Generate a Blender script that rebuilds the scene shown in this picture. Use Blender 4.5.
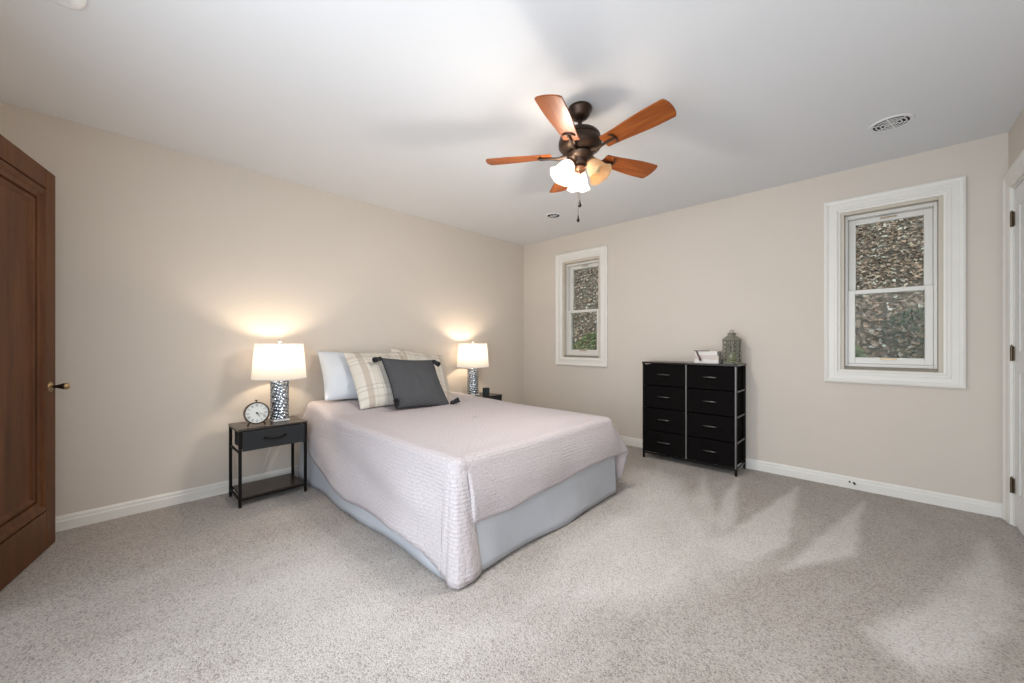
import bpy, bmesh, math, random
from mathutils import Vector, Matrix, noise
random.seed(7)
PI = math.pi
R = math.radians
for o in list(bpy.data.objects):
    bpy.data.objects.remove(o)
sc = bpy.context.scene
col = sc.collection

# ------------------------------------------------------------------ camera
cam_d = bpy.data.cameras.new('camera')
cam_d.sensor_width = 36.0
cam_d.lens = 385.7 / 1024 * 36
cam_d.shift_y = 1.9 / 1024
cam_d.clip_start = 0.02
cam = bpy.data.objects.new('camera', cam_d)
cam.location = (0, 0, 1.107)
cam.rotation_euler = (R(90), 0, R(43.54))
col.objects.link(cam)
sc.camera = cam

# ------------------------------------------------------------------ world, fill light, exposure
EXPOSURE = 0.0
SKY = 1.45
FILL = 71.0
world = bpy.data.worlds.new('sky')
sc.world = world
world.use_nodes = True
bg = world.node_tree.nodes['Background']
bg.inputs['Color'].default_value = (0.86, 0.93, 1.0, 1)
bg.inputs['Strength'].default_value = SKY
sc.view_settings.view_transform = 'Standard'
sc.view_settings.look = 'None'
sc.view_settings.gamma = 1.0
sc.view_settings.use_curve_mapping = False
sc.view_settings.exposure = EXPOSURE
sc.cycles.use_denoising = True
sc.cycles.max_bounces = 10
sc.cycles.diffuse_bounces = 6
sc.cycles.transparent_max_bounces = 16
sc.cycles.sample_clamp_indirect = 6.0
sc.cycles.caustics_reflective = False
sc.cycles.caustics_refractive = False


def area_light(name, loc, rot, sx, sy, power, color):
    d = bpy.data.lights.new(name, 'AREA')
    d.shape = 'RECTANGLE'
    d.size = sx
    d.size_y = sy
    d.energy = power
    d.color = color
    o = bpy.data.objects.new(name, d)
    o.location = loc
    o.rotation_euler = rot
    col.objects.link(o)
    return o


# added fill lamp, unseen, at the made-up opening behind the camera
area_light('back_fill', (-0.5, -0.62, 1.0), (R(90), 0, 0), 2.0, 1.9, FILL, (0.86, 0.93, 1.0))

# room dimensions (metres): camera stands at x=0, y=0
XL, XR, YF, YB, H = -3.51, 0.595, 3.925, -0.40, 2.44


# ------------------------------------------------------------------ material helpers
def new_mat(name, base=(0.5, 0.5, 0.5), rough=0.6, metal=0.0, spec=0.5):
    m = bpy.data.materials.new(name)
    m.use_nodes = True
    b = m.node_tree.nodes['Principled BSDF']
    b.inputs['Base Color'].default_value = (*base, 1)
    b.inputs['Roughness'].default_value = rough
    b.inputs['Metallic'].default_value = metal
    b.inputs['Specular IOR Level'].default_value = spec
    return m


class NT:
    def __init__(self, m):
        self.m = m
        self.nt = m.node_tree
        self.b = m.node_tree.nodes.get('Principled BSDF')

    def n(self, typ, **kw):
        nd = self.nt.nodes.new(typ)
        for k, v in kw.items():
            if k in nd.inputs.keys() if hasattr(nd.inputs, 'keys') else False:
                nd.inputs[k].default_value = v
            else:
                setattr(nd, k, v)
        return nd

    def l(self, a, b):
        self.nt.links.new(a, b)

    def coord(self, kind='Object'):
        return self.n('ShaderNodeTexCoord').outputs[kind]

    def math(self, op, a, b=None, clamp=False):
        nd = self.n('ShaderNodeMath', operation=op)
        nd.use_clamp = clamp
        for i, v in enumerate((a, b)):
            if v is None:
                continue
            if isinstance(v, (int, float)):
                nd.inputs[i].default_value = v
            else:
                self.l(v, nd.inputs[i])
        return nd.outputs[0]

    def noise(self, scale, detail=2.0, vec=None, rough=0.5):
        nd = self.n('ShaderNodeTexNoise')
        nd.inputs['Scale'].default_value = scale
        nd.inputs['Detail'].default_value = detail
        nd.inputs['Roughness'].default_value = rough
        self.l(vec if vec is not None else self.coord(), nd.inputs['Vector'])
        return nd.outputs['Fac']

    def mapping(self, vec, scale=(1, 1, 1), rot=(0, 0, 0), loc=(0, 0, 0)):
        nd = self.n('ShaderNodeMapping')
        nd.inputs['Scale'].default_value = scale
        nd.inputs['Rotation'].default_value = rot
        nd.inputs['Location'].default_value = loc
        self.l(vec, nd.inputs['Vector'])
        return nd.outputs[0]

    def ramp(self, fac, stops, interp='LINEAR'):
        nd = self.n('ShaderNodeValToRGB')
        nd.color_ramp.interpolation = interp
        el = nd.color_ramp.elements
        el[0].position, el[0].color = stops[0][0], (*stops[0][1], 1)
        el[1].position, el[1].color = stops[-1][0], (*stops[-1][1], 1)
        for p, c in stops[1:-1]:
            e = el.new(p)
            e.color = (*c, 1)
        self.l(fac, nd.inputs['Fac'])
        return nd.outputs['Color']

    def mix(self, fac, a, b):
        nd = self.n('ShaderNodeMix', data_type='RGBA')
        if isinstance(fac, (int, float)):
            nd.inputs[0].default_value = fac
        else:
            self.l(fac, nd.inputs[0])
        for i, v in ((6, a), (7, b)):
            if isinstance(v, tuple):
                nd.inputs[i].default_value = (*v, 1)
            else:
                self.l(v, nd.inputs[i])
        return nd.outputs[2]

    def bump(self, height, strength=0.3, dist=0.01):
        nd = self.n('ShaderNodeBump')
        nd.inputs['Strength'].default_value = strength
        nd.inputs['Distance'].default_value = dist
        self.l(height, nd.inputs['Height'])
        self.l(nd.outputs['Normal'], self.b.inputs['Normal'])

    def base(self, c):
        self.l(c, self.b.inputs['Base Color'])


def speckled(name, c1, c2, scale=40, rough=0.6, bump=0.1, bscale=None, metal=0.0, spec=0.5, dist=0.002):
    m = new_mat(name, c1, rough, metal, spec)
    t = NT(m)
    f = t.noise(scale, 4)
    t.base(t.mix(f, c1, c2))
    if bump:
        t.bump(t.noise(bscale or scale * 2, 3), bump, dist)
    return m


M = {}
M['wall'] = speckled('wall_paint', (0.570, 0.518, 0.462), (0.595, 0.543, 0.487), 3, 0.75, 0.12, 180, spec=0.25)
M['ceiling'] = speckled('ceiling_paint', (0.680, 0.694, 0.718), (0.695, 0.709, 0.733), 2, 0.85, 0.08, 120, spec=0.2)
M['trim'] = speckled('white_trim_paint', (0.67, 0.655, 0.62), (0.72, 0.705, 0.67), 9, 0.4, 0.1, 60, spec=0.4)
M['jamb'] = speckled('cream_jamb_paint', (0.48, 0.43, 0.36), (0.55, 0.50, 0.43), 6, 0.5, 0.1, 50)
M['vinyl'] = speckled('white_vinyl', (0.62, 0.605, 0.57), (0.67, 0.655, 0.62), 5, 0.35, 0.03, 60)
M['sill_dark'] = speckled('dark_sill', (0.16, 0.14, 0.11), (0.30, 0.27, 0.22), 30, 0.7, 0.2)  # dark tone for the strip below the sashes
M['white_door'] = speckled('white_door_paint', (0.66, 0.655, 0.65), (0.70, 0.70, 0.69), 4, 0.45, 0.05, 60)
M['ground'] = speckled('soil', (0.12, 0.09, 0.07), (0.28, 0.22, 0.18), 9, 0.95, 0.5, 30, dist=0.05)

# wood of the open door
def wood(name, c1, c2, c3, rough, scale=(1, 1, 0.12), spec=0.5, freq=14, coat=0.0):
    m = new_mat(name, c1, rough, 0, spec)
    t = NT(m)
    v = t.mapping(t.coord(), scale)
    n1 = t.noise(freq, 6, v, 0.6)
    n2 = t.noise(freq * 9, 3, v)
    t.base(t.ramp(t.math('ADD', t.math('MULTIPLY', n1, 0.75), t.math('MULTIPLY', n2, 0.25)),
                  [(0.32, c1), (0.5, c2), (0.68, c3)]))
    t.bump(n2, 0.08, 0.002)
    t.b.inputs['Coat Weight'].default_value = coat
    t.b.inputs['Coat Roughness'].default_value = 0.25
    return m


M['door_wood'] = wood('stained_door_wood', (0.055, 0.0195, 0.0068), (0.092, 0.034, 0.0115), (0.130, 0.052, 0.019), 0.50, spec=0.2, coat=0.0)
M['blade_wood'] = wood('cherry_blade_wood', (0.15, 0.037, 0.008), (0.24, 0.062, 0.012), (0.33, 0.10, 0.021), 0.42, spec=0.3,
                       scale=(0.10, 1, 1), freq=40)
M['dark_wood'] = wood('dark_top_laminate', (0.016, 0.011, 0.008), (0.030, 0.021, 0.016), (0.052, 0.038, 0.030), 0.26,
                      scale=(1, 0.1, 1), freq=30)
M['black_wood'] = wood('black_top_laminate', (0.010, 0.008, 0.007), (0.018, 0.014, 0.012), (0.028, 0.022, 0.018), 0.22,
                       scale=(0.1, 1, 1), freq=30)
M['black_metal'] = speckled('black_powder_coat', (0.006, 0.005, 0.005), (0.010, 0.009, 0.008), 60, 0.5, 0.05, metal=0.0, spec=0.10)
M['post_metal'] = speckled('satin_grey_metal', (0.13, 0.125, 0.12), (0.18, 0.175, 0.17), 60, 0.4, 0.05, metal=0.6)
M['bronze'] = speckled('oil_rubbed_bronze', (0.030, 0.020, 0.015), (0.075, 0.045, 0.03), 30, 0.36, 0.08, metal=0.75)
M['copper'] = speckled('copper_bronze', (0.30, 0.15, 0.09), (0.42, 0.23, 0.14), 30, 0.3, 0.08, metal=0.9)
M['brass'] = speckled('aged_brass', (0.34, 0.24, 0.12), (0.46, 0.33, 0.18), 50, 0.3, 0.05, metal=0.9)
M['hinge'] = speckled('aged_hinge_bronze', (0.06, 0.045, 0.028), (0.16, 0.12, 0.075), 60, 0.4, 0.1, metal=0.8)
M['chrome'] = speckled('polished_steel', (0.5, 0.5, 0.5), (0.6, 0.6, 0.6), 60, 0.2, 0.0, metal=1.0)
M['charcoal_fabric'] = speckled('charcoal_drawer_fabric', (0.019, 0.020, 0.021), (0.036, 0.038, 0.040), 220, 0.9, 0.4, 400, spec=0.15)
M['black_fabric'] = speckled('black_drawer_fabric', (0.0035, 0.003, 0.003), (0.006, 0.005, 0.005), 220, 0.9, 0.35, 400, spec=0.06)
M['black_tassel'] = speckled('black_yarn', (0.010, 0.010, 0.012), (0.03, 0.03, 0.034), 200, 0.95, 0.8, 300, dist=0.004)
M['plastic_white'] = speckled('white_plastic', (0.72, 0.72, 0.72), (0.76, 0.76, 0.76), 20, 0.4, 0.02)
M['dark_gap'] = speckled('duct_dark', (0.015, 0.015, 0.015), (0.03, 0.03, 0.03), 20, 0.8, 0.0)
M['white_cloth'] = speckled('white_pillowcase', (0.52, 0.555, 0.605), (0.57, 0.605, 0.65), 12, 0.85, 0.25, 14, dist=0.01)
M['mattress_cloth'] = speckled('mattress_ticking', (0.70, 0.69, 0.68), (0.75, 0.74, 0.73), 60, 0.9, 0.2)
M['clock_face'] = speckled('clock_face_enamel', (0.60, 0.62, 0.60), (0.68, 0.69, 0.66), 8, 0.4, 0.0)
M['ink'] = speckled('black_ink', (0.02, 0.02, 0.022), (0.035, 0.033, 0.033), 60, 0.6, 0.0)
M['paper'] = speckled('book_paper', (0.56, 0.54, 0.53), (0.64, 0.62, 0.61), 90, 0.8, 0.3, 200)
M['book_cloth'] = speckled('pale_book_cloth', (0.62, 0.59, 0.57), (0.70, 0.67, 0.65), 60, 0.8, 0.2)
M['book_grey'] = speckled('grey_book_cloth', (0.50, 0.44, 0.41), (0.58, 0.52, 0.49), 60, 0.8, 0.2)
M['leather'] = speckled('brown_ribbon', (0.06, 0.035, 0.025), (0.11, 0.07, 0.05), 60, 0.7, 0.2)
M['lantern'] = speckled('weathered_green_grey_metal', (0.13, 0.13, 0.10), (0.27, 0.265, 0.215), 70, 0.6, 0.3, metal=0.25)
M['candle_wax'] = speckled('cream_wax', (0.62, 0.62, 0.42), (0.72, 0.72, 0.52), 20, 0.6, 0.05)
M['moss'] = speckled('green_moss', (0.16, 0.22, 0.05), (0.35, 0.42, 0.14), 120, 0.9, 0.6)
M['smoked'] = speckled('smoked_glass', (0.020, 0.026, 0.032), (0.03, 0.04, 0.045), 10, 0.12, 0.0)


def carpet():
    m = new_mat('carpet_pile', (0.5, 0.45, 0.4), 0.95, 0, 0.1)
    t = NT(m)
    at = t.n('ShaderNodeAttribute', attribute_name='pile')
    lay = at.outputs['Fac']
    n1 = t.noise(140, 3, None, 0.7)
    n2 = t.noise(2.6, 5, t.mapping(t.coord(), (1.6, 0.7, 1), (0, 0, R(35))), 0.65)
    vo = t.n('ShaderNodeTexVoronoi')
    vo.inputs['Scale'].default_value = 180
    t.l(t.coord(), vo.inputs['Vector'])
    sp = t.n('ShaderNodeSeparateColor')
    t.l(vo.outputs['Color'], sp.inputs[0])
    fleck = sp.outputs[0]
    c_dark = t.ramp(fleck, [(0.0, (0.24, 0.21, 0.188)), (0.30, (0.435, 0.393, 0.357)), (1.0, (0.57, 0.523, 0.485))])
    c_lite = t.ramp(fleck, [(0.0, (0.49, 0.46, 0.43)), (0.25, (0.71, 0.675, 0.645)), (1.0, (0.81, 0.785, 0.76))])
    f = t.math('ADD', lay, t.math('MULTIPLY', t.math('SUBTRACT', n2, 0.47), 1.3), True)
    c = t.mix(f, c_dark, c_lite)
    c = t.mix(t.math('MULTIPLY', t.math('SUBTRACT', n1, 0.42, True), 2.2, True), t.mix(0.38, c, (0.12, 0.10, 0.09)), c)
    t.base(c)
    t.bump(t.math('ADD', n1, t.math('MULTIPLY', vo.outputs['Distance'], -0.8)), 0.6, 0.008)
    t.b.inputs['Sheen Weight'].default_value = 0.15
    return m


M['carpet'] = carpet()


def quilt_mat(name='quilted_cotton'):
    m = new_mat(name, (0.60, 0.535, 0.545), 0.85, 0, 0.2)
    t = NT(m)
    uv = t.coord('UV')
    s = t.n('ShaderNodeSeparateXYZ')
    t.l(uv, s.inputs[0])
    # staggered stitched blocks: small rectangles with puckered seams
    br = t.n('ShaderNodeTexBrick')
    br.inputs['Scale'].default_value = 1.0
    br.inputs['Mortar Size'].default_value = 0.0030
    br.inputs['Mortar Smooth'].default_value = 1.0
    br.inputs['Brick Width'].default_value = 0.042
    br.inputs['Row Height'].default_value = 0.018
    br.inputs['Color1'].default_value = (1, 1, 1, 1)
    br.inputs['Color2'].default_value = (0.8, 0.8, 0.8, 1)
    br.inputs['Mortar'].default_value = (0, 0, 0, 1)
    wob = t.n('ShaderNodeVectorMath', operation='MULTIPLY_ADD')
    nz = t.n('ShaderNodeTexNoise')
    nz.inputs['Scale'].default_value = 9
    t.l(uv, nz.inputs['Vector'])
    t.l(nz.outputs['Color'], wob.inputs[0])
    wob.inputs[1].default_value = (0.035, 0.022, 0)
    t.l(uv, wob.inputs[2])
    t.l(wob.outputs[0], br.inputs['Vector'])
    rows = t.math('ABSOLUTE', t.math('SINE', t.math('MULTIPLY', s.outputs['Y'], PI / 0.018)))
    n2 = t.noise(55, 3, uv)
    sepb = t.n('ShaderNodeSeparateColor')
    t.l(br.outputs['Color'], sepb.inputs[0])
    hgt = t.math('ADD', t.math('MULTIPLY', sepb.outputs[0], 0.42), t.math('ADD', t.math('MULTIPLY', rows, 0.15), t.math('MULTIPLY', n2, 0.95)))
    t.base(t.ramp(hgt, [(0.25, (0.38, 0.34, 0.352)), (0.8, (0.475, 0.435, 0.448)), (1.0, (0.49, 0.45, 0.465))]))
    t.bump(hgt, 0.6, 0.008)
    return m


M['quilt'] = quilt_mat()


def skirt_mat():
    m = new_mat('bed_skirt_cotton', (0.52, 0.555, 0.62), 0.8, 0, 0.2)
    t = NT(m)
    t.base(t.mix(t.noise(6, 3), (0.40, 0.415, 0.45), (0.44, 0.455, 0.49)))
    t.bump(t.noise(5, 3, t.mapping(t.coord(), (1, 1, 0.4))), 0.3, 0.03)
    return m


M['skirt'] = skirt_mat()


def plaid():
    m = new_mat('cream_plaid', (0.7, 0.66, 0.58), 0.9, 0, 0.15)
    t = NT(m)
    s = t.n('ShaderNodeSeparateXYZ')
    t.l(t.coord('UV'), s.inputs[0])
    cream, tan, line = (0.62, 0.59, 0.53), (0.43, 0.37, 0.31), (0.31, 0.285, 0.27)

    def stripes(x, defs):
        acc = None
        for c0, w, a in defs:
            d = t.math('ABSOLUTE', t.math('SUBTRACT', x, c0))
            k = t.math('MULTIPLY', t.math('LESS_THAN', d, w), a)
            acc = k if acc is None else t.math('MAXIMUM', acc, k)
        return acc
    wide = t.math('ADD', stripes(s.outputs['X'], [(0.17, 0.045, 0.8), (0.64, 0.03, 0.55), (0.90, 0.035, 0.7)]),
                  stripes(s.outputs['Y'], [(0.13, 0.02, 0.4), (0.86, 0.03, 0.45)]), True)
    thin = t.math('ADD', stripes(s.outputs['X'], [(0.27, 0.005, 0.5), (0.37, 0.005, 0.75), (0.42, 0.005, 0.75), (0.58, 0.006, 0.8), (0.70, 0.006, 0.8), (0.79, 0.005, 0.7)]),
                  stripes(s.outputs['Y'], [(0.25, 0.006, 0.8), (0.32, 0.006, 0.8), (0.55, 0.004, 0.3), (0.72, 0.006, 0.65), (0.79, 0.005, 0.6)]), True)
    c = t.mix(wide, cream, tan)
    c = t.mix(t.math('MULTIPLY', thin, 0.8), c, line)
    weave = t.noise(260, 2, t.coord('UV'))
    c = t.mix(t.math('MULTIPLY', weave, 0.18), c, (0.35, 0.32, 0.29))
    t.base(c)
    t.bump(t.math('ADD', weave, t.math('MULTIPLY', t.noise(5, 3), 5)), 0.3, 0.006)
    return m


M['plaid'] = plaid()


def chevron():
    m = new_mat('charcoal_chevron_weave', (0.06, 0.06, 0.065), 0.9, 0, 0.2)
    t = NT(m)
    s = t.n('ShaderNodeSeparateXYZ')
    t.l(t.coord('UV'), s.inputs[0])
    zig = t.math('PINGPONG', s.outputs['X'], 0.09)
    f = t.math('SINE', t.math('MULTIPLY', t.math('ADD', s.outputs['Y'], t.math('MULTIPLY', zig, 1.4)), 150))
    t.base(t.mix(t.math('ADD', t.math('MULTIPLY', f, 0.5), 0.5), (0.038, 0.040, 0.045), (0.105, 0.107, 0.115)))
    t.bump(f, 0.5, 0.003)
    return m


M['chevron'] = chevron()


def shade_mat(name, tint, emis, strength, trans=0.3):
    m = bpy.data.materials.new(name)
    m.use_nodes = True
    nt = m.node_tree
    nt.nodes.clear()
    out = nt.nodes.new('ShaderNodeOutputMaterial')
    tl = nt.nodes.new('ShaderNodeBsdfTranslucent')
    tl.inputs[0].default_value = (*tint, 1)
    tp = nt.nodes.new('ShaderNodeBsdfTransparent')
    tp.inputs[0].default_value = (*[min(1, c * 1.2 + .2) for c in tint], 1)
    df = nt.nodes.new('ShaderNodeBsdfDiffuse')
    df.inputs[0].default_value = (*tint, 1)
    em = nt.nodes.new('ShaderNodeEmission')
    em.inputs['Strength'].default_value = strength
    tc = nt.nodes.new('ShaderNodeTexCoord')
    nz = nt.nodes.new('ShaderNodeTexNoise')
    nz.inputs['Scale'].default_value = 18
    nt.links.new(tc.outputs['Object'], nz.inputs['Vector'])
    cm = nt.nodes.new('ShaderNodeMix')
    cm.data_type = 'RGBA'
    cm.inputs[6].default_value = (*emis, 1)
    cm.inputs[7].default_value = (*[min(1, c * 1.12) for c in emis], 1)
    nt.links.new(nz.outputs['Fac'], cm.inputs[0])
    nt.links.new(cm.outputs[2], em.inputs['Color'])
    m1 = nt.nodes.new('ShaderNodeMixShader')
    m1.inputs[0].default_value = 0.5
    nt.links.new(tl.outputs[0], m1.inputs[1])
    nt.links.new(df.outputs[0], m1.inputs[2])
    m2 = nt.nodes.new('ShaderNodeMixShader')
    m2.inputs[0].default_value = trans
    nt.links.new(m1.outputs[0], m2.inputs[1])
    nt.links.new(tp.outputs[0], m2.inputs[2])
    ad = nt.nodes.new('ShaderNodeAddShader')
    nt.links.new(m2.outputs[0], ad.inputs[0])
    nt.links.new(em.outputs[0], ad.inputs[1])
    nt.links.new(ad.outputs[0], out.inputs['Surface'])
    return m


M['lamp_shade'] = shade_mat('white_drum_shade_lit', (0.60, 0.57, 0.53), (1.0, 0.93, 0.84), 0.24, 0.20)
M['glass_shade_lit'] = shade_mat('frosted_glass_lit', (0.42, 0.40, 0.37), (1.0, 0.92, 0.80), 0.3, 0.45)
M['glass_shade_unlit'] = shade_mat('frosted_glass_unlit', (0.62, 0.44, 0.27), (1.0, 0.62, 0.32), 0.16, 0.06)  # bulb off: amber tint and emission paint the glow of its lit neighbours


def glass_mat():
    m = bpy.data.materials.new('window_glass')
    m.use_nodes = True
    nt = m.node_tree
    nt.nodes.clear()
    out = nt.nodes.new('ShaderNodeOutputMaterial')
    tp = nt.nodes.new('ShaderNodeBsdfTransparent')
    tp.inputs[0].default_value = (0.90, 0.95, 0.92, 1)
    gl = nt.nodes.new('ShaderNodeBsdfGlossy')
    gl.inputs['Roughness'].default_value = 0.03
    fr = nt.nodes.new('ShaderNodeFresnel')
    fr.inputs[0].default_value = 1.35
    mx = nt.nodes.new('ShaderNodeMixShader')
    mm = nt.nodes.new('ShaderNodeMath')
    mm.operation = 'MULTIPLY'
    mm.inputs[1].default_value = 0.22
    nt.links.new(fr.outputs[0], mm.inputs[0])
    nt.links.new(mm.outputs[0], mx.inputs[0])
    nt.links.new(tp.outputs[0], mx.inputs[1])
    nt.links.new(gl.outputs[0], mx.inputs[2])
    nt.links.new(mx.outputs[0], out.inputs['Surface'])
    return m


M['glass'] = glass_mat()


def hammered():
    m = new_mat('hammered_silver', (0.45, 0.48, 0.50), 0.22, 0.9, 0.5)
    t = NT(m)
    uv = t.coord('UV')
    br = t.n('ShaderNodeTexVoronoi')
    br.inputs['Scale'].default_value = 1.0
    br.inputs['Randomness'].default_value = 0.35
    t.l(t.mapping(uv, (13, 17, 1), (0, 0, R(20))), br.inputs['Vector'])
    d = br.outputs['Distance']
    t.base(t.ramp(d, [(0.0, (0.80, 0.84, 0.88)), (0.42, (0.52, 0.57, 0.62)), (0.62, (0.20, 0.24, 0.30)), (0.85, (0.05, 0.07, 0.10))]))
    t.bump(t.math('MULTIPLY', d, -1), 0.9, 0.012)
    return m


M['silver'] = hammered()
M['crystal'] = speckled('clear_acrylic', (0.62, 0.62, 0.60), (0.8, 0.8, 0.78), 30, 0.08, 0.0)


def attr_mat(name, attr, rough=0.85):
    m = new_mat(name, (0.3, 0.2, 0.15), rough, 0, 0.25)
    t = NT(m)
    a = t.n('ShaderNodeAttribute', attribute_name=attr)
    n1 = t.noise(40, 2)
    t.base(t.mix(t.math('MULTIPLY', n1, 0.25), a.outputs['Color'], (0.12, 0.09, 0.06)))
    return m


M['leaf'] = attr_mat('fallen_leaves', 'tone')
M['green_leaf'] = attr_mat('green_leaves', 'tone', 0.6)


# ------------------------------------------------------------------ mesh builder
class MB:
    def __init__(self):
        self.v = []
        self.f = []
        self.uv = {}
        self.tone = None

    def add(self, vs, fs):
        o = len(self.v)
        self.v += [tuple(p) for p in vs]
        self.f += [tuple(i + o for i in f) for f in fs]
        return o

    def box(self, a, b, mat=None):
        x0, y0, z0 = a
        x1, y1, z1 = b
        vs = [(x, y, z) for z in (z0, z1) for y in (y0, y1) for x in (x0, x1)]
        if mat is not None:
            vs = [mat @ Vector(p) for p in vs]
        self.add(vs, [(0, 2, 3, 1), (4, 5, 7, 6), (0, 1, 5, 4), (2, 6, 7, 3), (0, 4, 6, 2), (1, 3, 7, 5)])
        return self

    def cyl(self, p0, p1, r0, r1=None, n=16, caps=True):
        r1 = r0 if r1 is None else r1
        p0, p1 = Vector(p0), Vector(p1)
        d = (p1 - p0).normalized()
        a = d.orthogonal().normalized()
        b = d.cross(a)
        vs = []
        for p, r in ((p0, r0), (p1, r1)):
            for i in range(n):
                t = 2 * PI * i / n
                vs.append(p + (a * math.cos(t) + b * math.sin(t)) * r)
        fs = [(i, (i + 1) % n, n + (i + 1) % n, n + i) for i in range(n)]
        if caps:
            fs += [tuple(range(n))[::-1], tuple(range(n, 2 * n))]
        self.add(vs, fs)
        return self

    def lathe(self, prof, n=32, mat=None, wob=None):
        """profile of (r, z) revolved about z"""
        vs, fs = [], []
        for j, (r, z) in enumerate(prof):
            for i in range(n):
                t = 2 * PI * i / n
                rr, zz = r, z
                if wob:
                    rr, zz = wob(r, z, t, j)
                p = Vector((rr * math.cos(t), rr * math.sin(t), zz))
                vs.append(mat @ p if mat is not None else p)
        for j in range(len(prof) - 1):
            for i in range(n):
                k = (i + 1) % n
                fs.append((j * n + i, j * n + k, (j + 1) * n + k, (j + 1) * n + i))
        self.add(vs, fs)
        return self

    def tube(self, pts, r, n=8):
        pts = [Vector(p) for p in pts]
        rs = r if isinstance(r, (list, tuple)) else [r] * len(pts)
        vs, fs = [], []
        prev = None
        for j, p in enumerate(pts):
            d = (pts[min(j + 1, len(pts) - 1)] - pts[max(j - 1, 0)]).normalized()
            if prev is None:
                a = d.orthogonal().normalized()
            else:
                a = (prev - d * prev.dot(d))
                a = a.normalized() if a.length > 1e-6 else d.orthogonal().normalized()
            prev = a
            b = d.cross(a)
            for i in range(n):
                t = 2 * PI * i / n
                vs.append(p + (a * math.cos(t) + b * math.sin(t)) * rs[j])
        for j in range(len(pts) - 1):
            for i in range(n):
                k = (i + 1) % n
                fs.append((j * n + i, j * n + k, (j + 1) * n + k, (j + 1) * n + i))
        fs += [tuple(range(n))[::-1], tuple(range((len(pts) - 1) * n, len(pts) * n))]
        self.add(vs, fs)
        return self

    def sphere(self, c, r, n=16, m=10, sz=1.0):
        prof = [(max(1e-4, r * math.sin(PI * j / m)), -r * sz * math.cos(PI * j / m)) for j in range(m + 1)]
        return self.lathe(prof, n, Matrix.Translation(c))

    def build(self, name, mat, parent=None, smooth=False, bevel=0.0, seg=2, loc=(0, 0, 0), flip=False, solid=0.0, sub=0):
        me = bpy.data.meshes.new(name)
        me.from_pydata(self.v, [], self.f)
        me.materials.append(mat)
        if not flip:
            bm = bmesh.new()
            bm.from_mesh(me)
            bmesh.ops.recalc_face_normals(bm, faces=bm.faces)
            bm.to_mesh(me)
            bm.free()
        if self.uv:
            ul = me.uv_layers.new(name='UVMap')
            for lp in me.loops:
                ul.data[lp.index].uv = self.uv.get(lp.vertex_index, (0, 0))
        if self.tone:
            ca = me.color_attributes.new('tone', 'FLOAT_COLOR', 'POINT')
            for i, c in enumerate(self.tone):
                ca.data[i].color = (*c, 1)
        if smooth:
            for p in me.polygons:
                p.use_smooth = True
            if smooth != 'all':
                try:
                    me.set_sharp_from_angle(angle=R(38))
                except Exception:
                    pass
        o = bpy.data.objects.new(name, me)
        o.location = loc
        col.objects.link(o)
        if parent is not None:
            o.parent = parent
        if solid:
            md = o.modifiers.new('thickness', 'SOLIDIFY')
            md.thickness = solid
            md.offset = 0
        if bevel:
            md = o.modifiers.new('bevel', 'BEVEL')
            md.width = bevel
            md.segments = seg
            md.limit_method = 'ANGLE'
            md.angle_limit = R(40)
        if sub:
            md = o.modifiers.new('subdivision', 'SUBSURF')
            md.levels = sub
            md.render_levels = sub
        return o


def tag(o, label=None, cat=None, group=None, kind=None):
    if label:
        o['label'] = label
    if cat:
        o['category'] = cat
    if group:
        o['group'] = group
    if kind:
        o['kind'] = kind
    return o


def empty(name, loc=(0, 0, 0), rz=0.0):
    o = bpy.data.objects.new(name, None)
    o.location = loc
    o.rotation_euler = (0, 0, rz)
    o.empty_display_size = 0.1
    col.objects.link(o)
    return o


def children(o):
    return [c for c in bpy.data.objects if c.parent == o]


def copy_tree(o, parent=None):
    c = o.copy()
    col.objects.link(c)
    if parent is not None:
        c.parent = parent
        c.matrix_parent_inverse = o.matrix_parent_inverse.copy()
    for ch in children(o):
        copy_tree(ch, c)
    return c


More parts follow.
